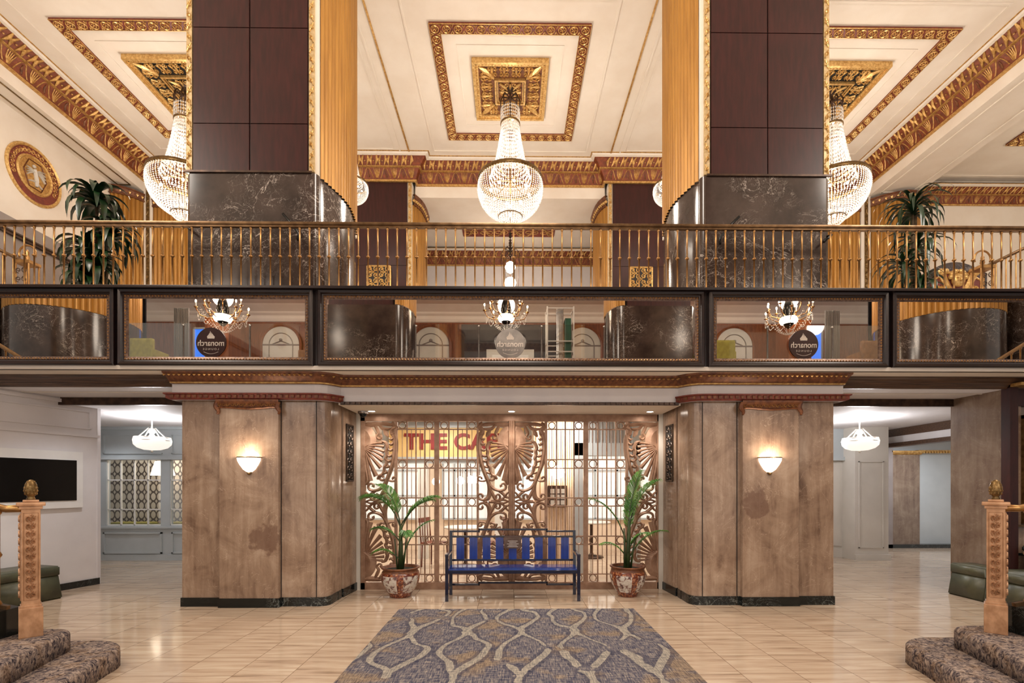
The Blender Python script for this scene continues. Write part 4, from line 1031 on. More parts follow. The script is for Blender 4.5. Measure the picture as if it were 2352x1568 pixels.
def cafe_chair(loc, rz, label, src=None):
    if src: return dup(src, loc, rz, label)
    e = thing('cafe_chair',label,'chair',loc,rz,'cherry wood chairs in the cafe')
    MB().bbox(-.2,.2,-.2,.2,.43,.47,.01).build('seat','chair_red',e)
    for x in (-.18,.18):
        for y in (-.18,.18): MB().tube([(x,y,0),(x*.95,y*.95,.44)],.016,6).build('leg','chair_red',e)
    b = MB().tube([(-.18,.19,.45),(-.18,.23,.92)],.015).tube([(.18,.19,.45),(.18,.23,.92)],.015).bbox(-.2,.2,.21,.24,.84,.93,.008)
    for x in (-.09,0,.09): b.tube([(x,.2,.47),(x,.225,.86)],.01)
    b.build('backrest','chair_red',e); return e
def cafe_table(x,y,label):
    e = thing('cafe_table',label,'table',(x,y,0),0,'round tables in the cafe')
    MB().lathe([(.001,.74),(.4,.74),(.41,.755),(.4,.77),(.001,.77)],(0,0,0),24).build('table_top','panel_cream',e)
    MB().lathe([(.001,0),(.26,0),(.25,.03),(.05,.06),(.035,.1),(.035,.74)],(0,0,0),16).build('pedestal','bronze_dark',e)
c0 = cafe_chair((-1.45,9.3,0),1.2,'cherry wood cafe chair left of the nearer table')
cafe_table(-.85,9.2,'round cream topped cafe table left of the central scrollwork'); cafe_chair((-.3,9.3,0),-1.3,'cherry wood cafe chair right of the nearer table',c0)
cafe_table(1.75,10.4,'round cream topped cafe table beyond the grey portal'); cafe_chair((1.2,10.5,0),1.4,'cherry wood cafe chair seen through the grey portal',c0)

# ------------------------------------------------------------------ blue bench
e = thing('blue_bench','glossy blue slatted bench with a small bronze plaque, in front of the gate','bench',(0.035,6.7,0))
fy, ry = -.2, .2
for x in (-.885,.885):
    MB().bbox(x-.022,x+.022,fy-.022,fy+.022,0,.62,.005).build('leg','navy',e)
for x in (-.88,.88):
    MB().bbox(x-.022,x+.022,ry-.022,ry+.022,0,.40,.005).build('leg','navy',e)
mb = MB()
for x in (-.88,.88): mb.tube([(x,ry,.38),(x,ry+.03,.91)],.028,4)
mb.build('back_post','navy',e)
for x in (-.885,.885): MB().bbox(x-.024,x+.024,fy-.03,ry+.03,.60,.635,.008).build('armrest','navy',e)
mb = MB(); B = .022
def rail(mb, xa, xb, y, z, h=.014, d=.014): mb.bbox(xa,xb,y-d,y+d,z-h,z+h,.004)
yb = ry+.025
rail(mb,-.9,-.47,yb,.90); rail(mb,.48,.9,yb,.90); rail(mb,-.49,.50,yb,.925); rail(mb,-.49,-.47,yb,.912,.03); rail(mb,.48,.50,yb,.912,.03)
mb.build('top_rail','navy',e)
for z in (.825,.49): mb = MB(); rail(mb,-.88,.88,yb-.006,z); mb.build('back_rail','navy',e)
for i in range(9):
    x = (i-4)*.187; mb = MB(); mb.bbox(x-.056,x+.056,yb-.014,yb-.002,.495,.82,.003); mb.bbox(x-.02,x+.02,yb-.02,yb-.012,.495,.82,.003); mb.build('back_slat','blue',e)
mb = MB(); mb.bbox(-.88,.88,fy+.005,ry+.01,.405,.43,.006); mb.build('seat','blue',e)
mb = MB(); rail(mb,-.9,.9,fy,.395,.022,.02); rail(mb,-.88,.88,ry,.40,.02,.014); mb.box(-.9,-.87,fy,ry,.38,.41).box(.87,.9,fy,ry,.38,.41); mb.build('seat_rail','navy',e)
mb = MB()
rail(mb,-.88,-.47,ry,.145); rail(mb,.48,.88,ry,.145); rail(mb,-.49,.5,ry,.17); rail(mb,-.49,-.47,ry,.157,.026); rail(mb,.48,.5,ry,.157,.026)
for x in (-.885,.885): mb.box(x-.012,x+.012,fy,ry,.13,.155)
mb.build('stretcher','navy',e)
p = MB().bbox(-.12,.12,yb-.05,yb-.03,.66,.80,.003).box(-.12,.12,yb-.045,yb-.02,.80,.835).build('plaque','plaque',e)
mb = MB()
for z,w in ((.765,.07),(.745,.05),(.725,.085),(.705,.06),(.685,.075)): mb.box(-w,w,yb-.0515,yb-.05,z-.0035,z+.0035)
mb.build('engraving','pearl',p)

# ------------------------------------------------------------------ rug
rg = MB().bbox(-1.39,1.55,1.6,6.06,0.0,0.012,.004).build('lobby_rug','rug'); tag(rg,'large woven rug with pale wavy lines on blue grey, in front of the bench','rug')

# ------------------------------------------------------------------ potted palms
def pot(e, R=.27, H=.44):
    k = R/.27
    prof = [(.001,.0),(.15,0),(.155,.02),(.16,.04),(.2,.1),(.245,.18),(.268,.26),(.27,.31),(.255,.36),(.235,.39),(.235,.4),(.265,.415),(.268,.43),(.25,.435),(.225,.425),(.22,.38),(.001,.38)]
    MB().lathe([(r*k,z*H/.44) for r,z in prof[:9]],(0,0,0),40).build('planter_body','pot',e)
    MB().lathe([(r*k,z*H/.44) for r,z in prof[8:]],(0,0,0),40).build('rim','redbrown',e)
    MB().lathe([(.001,.395*H/.44),(.225*k,.39*H/.44)],(0,0,0),24).build('soil','soil',e)
    return H
def frond(mb, base, az, elev, L, droop, leaf=.24, n=17, w=.016, roll=0.0):
    pts = []; p = Vector(base); el = elev; stp = L/n
    d0 = Vector((math.cos(az), math.sin(az), 0))
    for i in range(n+1):
        pts.append(p.copy()); d = d0*math.cos(el)+Vector((0,0,1))*math.sin(el); p = p+d*stp; el -= droop/n*(0.4+1.2*i/n)
    rs = [.009*(1-.8*i/n)+.002 for i in range(n+1)]; mb.tube(pts, rs, 5, 1)
    side = Vector((-d0.y, d0.x, 0))
    for i in range(int(n*.3), n+1):
        t = i/n; tdir = (pts[min(i+1,n)]-pts[max(i-1,0)]).normalized(); up = side.cross(tdir).normalized()
        if up.z < 0: up = -up
        ll = leaf*math.sin(PI*min(.96,.18+.8*(t-.25)/.75))**.6*(1.0 if t < .93 else .8)
        for s in (-1,1):
            for hh in (0,.5):
                b = pts[i]+(pts[min(i+1,n)]-pts[i])*hh; 
                dr = (side*s*(.62+.1*random.random())+tdir*(.75+.2*random.random())+up*(.28-.1*random.random())).normalized()
                e1 = b+dr*ll*.55+Vector((0,0,-.01)); e2 = b+dr*ll+Vector((0,0,-.10*ll/.24-.02)); wv = tdir.cross(dr).cross(dr).normalized()*w*.5
                mb.add([b-wv*.5,b+wv*.5,e1+wv,e1-wv,e2,b+dr*ll*.28+up*.004],[(0,1,5),(1,2,5),(2,3,5),(3,0,5),(3,2,4)],0)
def palm(loc, label, fronds, stems, H=.44, R=.27):
    e = thing('potted_palm',label,'potted palm',loc,0,'potted palms flanking the blue bench')
    pot(e,R,H)
    for f in fronds:
        mb = MB(); frond(mb,*f[:5],**(f[5] if len(f) > 5 else {})); mb.build('frond',['palm','palm_stem'],e)
    for s in stems:
        MB().tube([Vector(p) for p in s[0]], s[1], 7).build('stem','palm_stem',e)
random.seed(3)
palm((-1.545,6.83,0),'potted palm left of the bench with wide spreading fronds',[
    ((0,0,.95),PI*.97,1.28,.80,1.75,{'leaf':.33,'n':26,'w':.013}),((0,0,.95),PI*.86,1.42,.78,1.2,{'leaf':.33,'n':26,'w':.013}),((0,0,.98),-.12,1.05,.72,1.1,{'leaf':.27,'n':22,'w':.012}),
    ((0,0,.9),.15,1.25,.68,1.3,{'leaf':.27,'n':22,'w':.012}),((0,0,.75),PI*.98,.95,.5,1.6,{'leaf':.17,'n':13}),((0,0,.75),-1.1,.9,.5,1.7,{'leaf':.16,'n':13}),((0,-.02,.5),PI*1.05,.9,.45,1.9,{'leaf':.13,'n':11}),((.03,0,.5),.1,1.35,.75,1.2,{'leaf':.14})],
    [([(0,0,.38),(.005,0,.7),(0,0,1.0)],[.04,.032,.018]),([(.03,.02,.38),(.06,.02,.6),(.08,.0,.85)],[.014,.012,.008]),([(-.04,-.02,.38),(-.06,-.02,.6),(-.08,0,.8)],[.012,.01,.008])],.42,.27)
palm((1.66,6.83,0),'potted palm right of the bench with tall upright fronds',[
    ((0,0,.8),.5,1.5,1.0,.5,{'leaf':.32,'n':24,'w':.017}),((0,0,.85),.15,1.40,.95,1.0,{'leaf':.32,'n':24,'w':.017}),((-.02,0,.75),PI*.95,1.3,.85,1.2,{'leaf':.14,'n':15}),((.03,0,.55),-.05,1.05,.68,1.3,{'leaf':.14,'n':13}),
    ((0,0,.5),PI*1.02,1.1,.5,1.7,{'leaf':.12,'n':12}),((0,.02,.75),1.1,1.35,.7,.8,{'leaf':.25,'n':20,'w':.013}),((0,-.02,.6),-.9,1.2,.5,1.3,{'leaf':.14})],
    [([(0,0,.38),(.01,0,.7),(.03,0,1.05)],[.035,.03,.016]),([(-.04,0,.38),(-.04,0,.65),(-.05,0,.95)],[.018,.015,.01]),([(.05,.02,.38),(.08,.02,.62),(.12,0,.85)],[.016,.013,.009])],.43,.25)

# ------------------------------------------------------------------ left and right lower walls
WA = (-6.5,7.7); wd = Vector((-.295,-1)).normalized(); wn = Vector((-wd.y, wd.x))   # points into the room (+x)
def wl(t, o): p = Vector(WA)+wd*t+wn*o; return (p.x,p.y)
def slab(mb, t0, t1, o0, o1, z0, z1, mi=0):
    a,b,c,d = wl(t0,o0),wl(t1,o0),wl(t1,o1),wl(t0,o1)
    vs = [(p[0],p[1],z) for z in (z0,z1) for p in (a,b,c,d)]
    return mb.add(vs,[(0,1,2,3),(4,5,6,7),(0,1,5,4),(1,2,6,5),(2,3,7,6),(3,0,4,7)],mi)
mb = MB(); slab(mb,0,3.0,-.3,0,0,2.966); slab(mb,-.01,3.6,0,.03,2.30,2.34); slab(mb,0,3.6,0,.05,2.78,2.83); slab(mb,0,3.6,0,.03,2.83,2.87)
slab(mb,.1,3.4,0,.02,2.68,2.70); slab(mb,.1,3.4,0,.02,2.42,2.44); slab(mb,.1,.13,0,.02,2.42,2.70)
mb.box(-6.9,-6.49,7.68,7.74,0,2.76); struct('wall_left_lobby', mb, 'plaster_low')
mb = MB(); slab(mb,-.015,3.6,0,.02,0,.10); struct('baseboard_left', mb, 'marble_black')
e = thing('wall_screen','black flat screen in a white surround on the left lobby wall','screen',(0,0,0))
mb = MB(); slab(mb,.24,1.62,0,.05,1.22,2.06); mb.build('surround','white',e); mb = MB(); slab(mb,.33,1.44,.05,.062,1.33,1.93); mb.build('display','black',e)
def bench(corner, d, n, label, L=2.2, D=.62, e=None):
    """corner near the aisle; d runs along the wall towards the viewer, n points to the wall"""
    back = e is None
    e = e or thing('upholstered_bench',label,'bench',(0,0,0),0,'olive benches along the lobby walls')
    c = Vector(corner); d = Vector(d).normalized(); n = Vector(n).normalized()
    def sl(mb, t0,t1,o0,o1,z0,z1,fl=0.0):
        P = [c+d*t0+n*o0, c+d*t1+n*o0, c+d*t1+n*o1, c+d*t0+n*o1]; B = [c+d*(t0-fl)+n*(o0-fl), c+d*t1+n*(o0-fl), c+d*t1+n*o1, c+d*(t0-fl)+n*o1]
        vs = [(p.x,p.y,z0) for p in B]+[(p.x,p.y,z1) for p in P]
        bm = bmesh.new(); V = [bm.verts.new(v) for v in vs]
        for f in ((0,3,2,1),(4,5,6,7),(0,1,5,4),(1,2,6,5),(2,3,7,6),(3,0,4,7)): bm.faces.new([V[i] for i in f])
        bmesh.ops.bevel(bm, geom=bm.edges[:], offset=.018, segments=3, affect='EDGES'); bm.verts.index_update()
        mb.add([v.co[:] for v in bm.verts],[[v.index for v in f.verts] for f in bm.faces],0,True); bm.free()
    mb = MB(); sl(mb,0,L,0,D,.31,.45); o = mb.build('seat_cushion','leather',e)
    mb = MB(); sl(mb,.01,min(.7,L),.01,D-.01,.0,.33,.03)
    if back: sl(mb,.72,1.5,.012,D-.01,.0,.33,.03); sl(mb,1.52,L,.01,D-.01,.0,.33,.03)
    mb.build('skirt','leather',e)
    if not back: return e
    mb = MB(); sl(mb,.5,L,D-.1,D,.45,.72); mb.build('backrest','leather',e)
    mb = MB(); sl(mb,.48,L,D-.05,D+.02,.68,.76); mb.build('back_trim','leather_dark',e)
    return e
bench((-6.2,6.74),(-.28,-.96),(-.96,.28),'olive upholstered bench against the white left wall, under the screen',2.2,.52)
be = bench((6.31,5.74),(1,0),(0,1),'olive upholstered bench against the marble on the right',2.2,.6); bench((6.31,6.88),(0,-1),(1,0),'',.53,.33,be)
# right side: marble slab, dark posts, door frame
mb = MB().box(6.66,7.1,6.46,7.24,0,2.96); struct('wall_right_lobby', mb, 'taupe_grey')
mb = MB().box(6.63,6.74,6.34,6.46,0,2.96).box(6.74,9.5,6.4,6.5,2.62,2.96); struct('trim_25', mb, ['wood_dark'])
mb = MB().box(6.74,9.5,6.42,6.5,0,1.02).box(6.74,6.86,6.42,6.5,1.02,2.64); struct('wall_right_front', mb, 'taupe')
mb = MB().box(6.74,9.5,6.38,6.42,1.0,1.03).box(6.74,9.5,6.40,6.42,.62,.65,1).box(6.63,9.5,6.2,6.5,2.86,2.9,2); struct('trim_26', mb, ['brass_rail','marble_black','gold'])
e = thing('bronze_window','tall bronze framed window at the right edge above the bench','window',(0,0,0))
MB().bbox(6.86,6.92,6.36,6.44,1.04,2.5,.01).bbox(6.95,6.99,6.38,6.46,1.04,2.44,.01).bbox(6.86,8.4,6.36,6.44,2.44,2.5,.01).bbox(8.34,8.4,6.36,6.44,1.04,2.5,.01).build('frame','bronze_band',e)
MB().box(6.9,8.4,6.47,6.48,1.03,2.48).build('pane','panel_cream',e)

# ------------------------------------------------------------------ corridors behind the piers
mb = MB().box(-9.2,-4.0,10.1,10.2,0,.72).box(-9.2,-4.0,10.1,10.2,2.1,2.8).box(-9.2,-8.35,10.1,10.2,.72,2.1).box(-7.24,-7.05,10.1,10.2,.72,2.1).box(-5.9,-4.0,10.1,10.2,.72,2.1)
for (a,b) in ((-8.4,-7.2),(-7.0,-5.6)):
    mb.box(a,a+.03,10.07,10.1,.14,.58).box(b-.03,b,10.07,10.1,.14,.58).box(a,b,10.07,10.1,.14,.17).box(a,b,10.07,10.1,.55,.58)
    mb.box(a-.1,b+.1,10.06,10.1,.66,.7); mb.box(a,b,10.07,10.1,2.2,2.22).box(a,b,10.07,10.1,2.58,2.6).box(a,a+.02,10.07,10.1,2.2,2.6)
mb.box(-9.2,-4.0,10.05,10.1,2.08,2.14).box(-9.2,-4.0,10.08,10.1,0,.12).box(-9.2,-4.0,10.04,10.1,2.7,2.76).box(-9.3,-9.2,7.5,10.2,0,2.8)
struct('wall_left_corridor', mb, 'panel_blue')
for k,(a,b) in enumerate(((-8.35,-7.24),(-7.05,-5.9))):
    mb = MB()
    for j in range(5 if k == 0 else 4):
        x = a+(b-a)*j/4; mb.box(x-.012,x+.012,10.12,10.15,.72,2.1)
    for z in (1.66,.73,2.08,1.05): mb.box(a,b,10.12,10.15,z-.012,z+.012)
    mb.box(a,b,10.13,10.14,.72,2.1,1)
    struct('window_%d' % (k+5), mb, ['white','glass'])
o = MB().box(-9.15,-7.1,10.75,10.8,0,2.15).build('trellis_screen','lattice'); tag(o,'screen with a dark trellis print behind the left corridor window','screen')
o = MB().box(-7.04,-5.5,10.7,10.75,0,2.6).build('brick_panel','brick'); tag(o,'white brick panel behind the corridor window nearest the left pier','wall panel')
struct('wall_beyond', MB().box(-9.4,-4.0,11.3,11.4,0,2.8), 'cafe_wall')
o = MB().bbox(-8.5,-5.7,10.35,10.65,.6,.76,.02).build('window_seat','chair_yellow'); tag(o,'mustard padded window seat behind the left corridor windows','seat')
e = thing('shaded_lamp','lamp with a cream cone shade behind the corridor window','lamp',(-7.42,10.42,.76))
MB().lathe([(.22,1.0),(.14,1.3)],(0,0,0),20).build('lamp_shade','alabaster',e); MB().lathe([(.1,0),(.1,.02),(.02,.05),(.03,.3),(.015,.5),(.012,1.05)],(0,0,0),10).build('lamp_base','brass',e)
# right corridor
mb = MB().box(7.15,7.85,9.95,10.6,0,2.76); 
mb.box(7.22,7.24,9.93,9.95,.25,2.05).box(7.72,7.74,9.93,9.95,.25,2.05).box(7.22,7.74,9.93,9.95,.25,.27).box(7.22,7.74,9.93,9.95,2.03,2.05).box(7.13,7.87,9.9,9.95,0,.12)
struct('wall_right_corridor', mb, 'panel_cream')
mb = MB().box(4.1,6.78,10.3,10.4,0,2.76).box(6.78,7.15,10.3,10.4,2.1,2.76); mb.box(6.5,6.78,10.26,10.3,0,2.15).box(6.78,7.15,10.25,10.3,2.08,2.16); struct('wall_corridor_back', mb, 'panel_blue')
mb = MB().box(6.8,7.15,10.34,10.38,0,2.08).box(6.85,7.1,10.32,10.34,.25,1.95,1); struct('door_1', mb, ['panel_cream','panel_cream'])
mb = MB().box(7.8,12.5,12.0,12.1,0,2.76); struct('wall_far_right', mb, 'panel_blue')
o = MB().bbox(9.43,10.14,11.86,11.99,0,2.4,.01).build('marble_pilaster','taupe_grey'); tag(o,'grey brown marble pilaster at the end of the right corridor','pilaster')
mb = MB().box(9.2,9.42,11.8,12.0,0,2.45).box(7.85,7.92,10.6,12,0,2.6); struct('trim_27', mb, ['dado'])
mb = MB().box(8.1,12.5,11.8,12.0,0,.09); struct('baseboard_right', mb, 'marble_black')
mb = MB().sweep([(9.4,11.86),(10.17,11.86)],[(0,2.3),(.03,2.32),(.06,2.36),(.06,2.4),(0,2.4)]); mb.box(10.14,12.5,11.9,12.0,2.36,2.42); dentils(mb,[(10.14,11.9),(12.4,11.9)],2.34,2.39,.02,0); struct('trim_28', mb, 'gold')
def beam(name, p0, p1, z0, z1, w=.08, m='wood_beam'):
    d = (Vector(p1)-Vector(p0)).normalized(); n = Vector((d.y,-d.x))*w; mb = MB(); P = [Vector(p0)-n,Vector(p1)-n,Vector(p1)+n,Vector(p0)+n]
    mb.add([(p.x,p.y,z) for z in (z0,z1) for p in P],[(0,1,2,3),(4,5,6,7),(0,1,5,4),(1,2,6,5),(2,3,7,6),(3,0,4,7)]); return struct(name, mb, m)
beam('trim_29',(8.45,11.95),(8.2,8.3),2.60,2.76); beam('trim_30',(8.45,11.95),(8.2,8.3),2.38,2.46,.1); beam('trim_31',(8.45,11.95),(8.2,8.3),2.46,2.60,.06,'plaster_low')
# hanging alabaster bowl lamps
def bowl_pendant(x, y, zc, label, src=None):
    if src: return dup(src,(x,y,zc),0,label)
    e = thing('bowl_pendant',label,'pendant lamp',(x,y,zc),0,'alabaster bowl pendants in the corridors')
    MB().lathe([(.001,0),(.09,0),(.08,-.03),(.03,-.05),(.012,-.06),(.012,-.2),(.05,-.22),(.07,-.26),(.03,-.3),(.05,-.34),(.02,-.36)],(0,0,0),20).build('canopy','panel_cream',e)
    mb = MB()
    for k in range(5):
        a = 2*PI*k/5+.3; mb.tube([(.05*math.cos(a),.05*math.sin(a),-.2),(.255*math.cos(a),.255*math.sin(a),-.42)],.009,5); mb.ball((.255*math.cos(a),.255*math.sin(a),-.42),.02,seg=8)
    mb.build('arms','panel_cream',e)
    mb = MB(); prof = [(.255,-.36),(.27,-.42),(.26,-.49),(.21,-.545),(.12,-.58),(.001,-.59)]; vs=[]; n=50
    for (r,z) in prof:
        for i in range(n): a=2*PI*i/n; rr=r*(1+.09*abs(math.sin(2.5*a)) if r>.05 else 1); vs.append((rr*math.cos(a),rr*math.sin(a),z))
    mb.add(vs,[(j*n+i,j*n+(i+1)%n,(j+1)*n+(i+1)%n,(j+1)*n+i) for j in range(len(prof)-1) for i in range(n)],0,True); mb.build('bowl','opal',e)
    mb = MB()
    for z,r in ((-.37,.262),(-.42,.277)): mb.lathe([(r,z-.006),(r+.008,z),(r,z+.006)],(0,0,0),30)
    mb.ball((0,0,-.61),.02); mb.build('rim_band','panel_cream',e); return e
bp = bowl_pendant(X(356,8.6),8.6,2.76,'white bowl pendant hanging in the left corridor'); bowl_pendant(X(1981,8.6),8.6,2.76,'white bowl pendant hanging in the right corridor',bp)
# sconces
def sconce(x, label, src=None):
    if src: return dup(src,(x,6.2,1.80),0,label)
    e = thing('wall_sconce',label,'wall lamp',(x,6.2,1.80),0,'glass bowl sconces on the marble piers')
    mb = MB(); prof = [(.145,.11),(.14,.07),(.115,.02),(.075,-.04),(.03,-.075),(.001,-.085)]; n = 28; vs = []
    for (r,z) in prof:
        for i in range(n+1): a = PI+PI*i/n; rr = r*(1+(.03 if i % 2 else -.02)); vs.append((rr*math.cos(a),rr*math.sin(a)*.85,z))
    mb.add(vs,[(j*(n+1)+i,j*(n+1)+i+1,(j+1)*(n+1)+i+1,(j+1)*(n+1)+i) for j in range(len(prof)-1) for i in range(n)],0,False); mb.build('glass_bowl','alabaster',e)
    mb = MB(); mb.lathe([(.147,.105),(.155,.112),(.147,.12)],(0,0,0),24,a0=PI,a1=2*PI,squash=.85); mb.ball((0,-.02,-.095),.018); mb.box(-.03,.03,-.02,0,-.09,.0); mb.build('bracket','bronze_band',e); 
    return e
sc = sconce(-3.32,'lit glass bowl sconce on the left marble pier'); sconce(3.34,'lit glass bowl sconce on the right marble pier',sc)
# recessed downlights over the gate, camera dome
def downlight(x, label, src=None):
    if src: return dup(src,(x,6.95,2.62),0,label)
    e = thing('downlight',label,'ceiling light',(x,6.95,2.62),0,'recessed downlights in the soffit above the gate')
    MB().lathe([(.045,0),(.05,-.008),(.062,-.006),(.064,0)],(0,0,0),24).build('trim_ring','white',e); MB().lathe([(.001,-.003),(.042,-.003)],(0,0,0),20).build('lens','lamp_white',e); return e
d0 = downlight(X(855,6.95),'recessed downlight above the left end of the gate'); downlight(X(1175,6.95),'recessed downlight above the middle of the gate',d0); downlight(X(1494,6.95),'recessed downlight above the right end of the gate',d0)
e = thing('dome_camera','small grey dome camera in the corner above the left end of the gate','security camera',(-2.12,7.0,2.62))
MB().lathe([(.075,0),(.075,-.03),(.06,-.035)],(0,0,0),20).build('housing','steel',e); MB().lathe([(.055,-.033),(.045,-.065),(.02,-.085),(.001,-.09)],(0,0,0),20).build('dome','black',e)
# ------------------------------------------------------------------ crystal chandeliers
def chandelier(loc, label):
    """origin at the bronze ring"""
    e = thing('crystal_chandelier', label, 'chandelier', loc, 0, 'large crystal chandeliers in the lobby ceiling')
    top = CEIL-loc[2]
    mb = MB(); mb.lathe([(.001,top),(.13,top),(.12,top-.05),(.05,top-.08),(.02,top-.1),(.02,top-.2),(.05,top-.23),(.02,top-.26),(.015,1.49)],(0,0,0),16)
    for k in range(8):
        a = 2*PI*k/8; ca, sa = math.cos(a), math.sin(a)
        mb.tube([(.03*ca,.03*sa,top-.22),(.16*ca,.16*sa,top-.20),(.2*ca,.2*sa,top-.28),(.19*ca,.19*sa,1.47)],[.012,.018,.016,.008],5)
    mb.build('bronze_crown','bronze_dark',e)
    def strands(prof, n, r, step, name):
        mb = MB()
        # resample profile
        L = [0]
        for p, q2 in zip(prof, prof[1:]): L.append(L[-1]+math.hypot(q2[0]-p[0], q2[1]-p[1]))
        m = max(2, int(L[-1]/step)); pts = []
        for i in range(m+1):
            s = L[-1]*i/m
            for j in range(len(prof)-1):
                if s <= L[j+1]+1e-9:
                    t = (s-L[j])/(L[j+1]-L[j]); pts.append((prof[j][0]+(prof[j+1][0]-prof[j][0])*t, prof[j][1]+(prof[j+1][1]-prof[j][1])*t)); break
        for k in range(n):
            for i,(rr,z) in enumerate(pts):
                a = 2*PI*(k+.5*(i % 2)*0)/n; mb.octa((rr*math.cos(a), rr*math.sin(a), z), min(r, PI*rr/n*.9), step*.52)
        return mb.build(name,'crystal',e)
    strands([(.19,1.47),(.195,1.34),(.19,1.20)],30,.017,.06,'crystal_crown')
    MB().lathe([(.17,1.17),(.205,1.17),(.205,1.20),(.17,1.20)],(0,0,0),24).build('upper_ring','bronze_band',e)
    strands([(.185,1.18),(.205,1.0),(.24,.75),(.30,.45),(.36,.22),(.43,.03)],44,.016,.075,'crystal_drape')
    MB().lathe([(.62,-.02),(.66,-.03),(.672,-.0),(.668,.045),(.62,.05),(.615,.0),(.62,-.02)],(0,0,0),48).build('bronze_ring','bronze_band',e)
    mb = MB()
    for k in range(6):
        a = 2*PI*k/6; mb.tube([(0,0,.02),(.62*math.cos(a),.62*math.sin(a),.02)],.01,5)
    mb.tube([(0,0,-.83),(0,0,1.45)],.012,6); mb.build('inner_frame','bronze_band',e)
    bowl = [(.655,-.03),(.672,-.11),(.672,-.22),(.645,-.34),(.59,-.46),(.50,-.57),(.38,-.66),(.25,-.72)]
    strands(bowl,70,.0155,.036,'crystal_bowl')
    MB().lathe([(.235,-.735),(.255,-.735),(.255,-.715),(.235,-.715)],(0,0,0),30).build('lower_ring','bronze_band',e)
    strands([(.24,-.735),(.225,-.78),(.16,-.83),(.06,-.855)],40,.014,.034,'crystal_tail')
    pos = [(.40*math.cos(2*PI*k/8+.2),.40*math.sin(2*PI*k/8+.2),-.22) for k in range(8)]+[(.15*math.cos(PI/2*k),.15*math.sin(PI/2*k),-.6) for k in range(4)]+[(.05,0,.35),(.05,0,1.3)]
    b0 = MB().ball((0,0,0),.027,seg=8,rings=6).build('bulb','bulb',e); b0.location = pos[0]
    for p in pos[1:]: c = b0.copy(); COL.objects.link(c); c.parent = e; c.location = p
    return e
ch = chandelier((0,10.0,7.82),'middle crystal chandelier hanging in front of the central bay')
dup(ch,(-6.67,10.0,7.82),.3,'crystal chandelier partly hidden by the left pillar'); dup(ch,(6.70,10.0,7.82),.7,'crystal chandelier partly hidden by the right pillar')
for x,y,lab in ((-3.43,10.5,'smaller crystal chandelier peeping past the left fluted flank'),(3.47,10.5,'smaller crystal chandelier peeping past the right fluted flank')):
    c = dup(ch,(x,y,8.05),0,lab,.52); c['group'] = 'small crystal chandeliers beside the fluted flanks'
    for o in c.children:
        if o.name.startswith('bronze_crown'): pass
    r = MB().lathe([(.02,1.47),(.02,(CEIL-8.05)/.52)],(0,0,0),8).build('rod','bronze_dark',c)
# lantern of stacked candle tiers in the rear hall
e = thing('tiered_lantern','slender three tier lantern chandelier hanging in the rear hall','lantern',(0,14.6,7.5))
mb = MB().lathe([(.001,2.05),(.2,2.05),(.2,1.98),(.08,1.9),(.05,1.8),(.012,1.78),(.012,.9)],(0,0,0),14)
for z in (1.55,1.35,1.2,1.0): mb.ball((0,0,z),.05,seg=8); mb.lathe([(.012,z+.05),(.05,z+.08),(.02,z+.11)],(0,0,0),8)
for k in range(6):
    a = 2*PI*k/6; ca, sa = math.cos(a), math.sin(a)
    mb.tube([(0,0,1.1),(.18*ca,.18*sa,1.18),(.27*ca,.27*sa,1.05),(.26*ca,.26*sa,.8),(.22*ca,.22*sa,-.6)],.01,5)
    mb.tube([(0,0,.98),(.1*ca,.1*sa,.9),(.16*ca,.16*sa,.97),(.13*ca,.13*sa,1.02)],.012,5)
mb.tube([(0,0,1.0),(0,0,-.7)],.015,6); mb.build('scrolled_frame','bronze_dark',e)
mb = MB()
for z,r in ((.62,.16),(.15,.18),(-.35,.2)): mb.lathe([(.05,z+.16),(r*.8,z+.1),(r,z),(r*.75,z-.12),(.04,z-.17)],(0,0,0),16)
mb.build('glass_shades','bulb_soft',e)

# ------------------------------------------------------------------ mezzanine plants
def dracaena(loc, label, tiers, seed):
    random.seed(seed)
    e = thing('dracaena_plant',label,'potted plant',loc,0,'tall dracaena plants on the mezzanine')
    MB().lathe([(.001,0),(.2,0),(.24,.36),(.26,.38),(.25,.40),(.22,.39),(.21,.34),(.001,.34)],(0,0,0),28).build('planter','black',e)
    MB().lathe([(.001,.35),(.215,.35)],(0,0,0),20).build('soil','soil',e)
    mb = MB()
    for (x,y,z,_n,_l,_s) in tiers: mb.tube([(x*.3,y*.3,.34),(x*.6,y*.6,z*.6),(x,y,z)],[.03,.026,.02],7)
    mb.build('canes','trunk',e)
    for (x,y,z,n,L,sp) in tiers:
        mb = MB()
        for i in range(n):
            az = 2*PI*(i*.382+random.random()*.08); k = i/n; el = 1.35-1.25*k+random.uniform(-.1,.1); ll = L*(0.75+.4*random.random())
            p = Vector((x,y,z-.14*k)); m = 8; pts = []; d0 = Vector((math.cos(az),math.sin(az),0))
            side = Vector((-d0.y,d0.x,0)); prev = None; st_ = ll/m
            wmax = sp*(.8+.4*random.random()); droop = 2.5+random.random()*.6
            vs = []
            for j in range(m+1):
                t = j/m; w = wmax*(.35+.65*math.sin(PI*min(1,(t*.9+.12))))*(1 if t < .85 else (1-t)/.15+.05)
                d = d0*math.cos(el)+Vector((0,0,1))*math.sin(el); up = side.cross(d).normalized()
                vs += [p-side*w-up*w*.25, p+up*0.0, p+side*w-up*w*.25]; p = p+d*st_; el = max(-1.5, el-droop/m)
            mb.add(vs,[(j*3+q,j*3+q+1,j*3+q+4,j*3+q+3) for j in range(m) for q in (0,1)],0,True)
        mb.build('leaf_rosette','leaf',e)
    return e
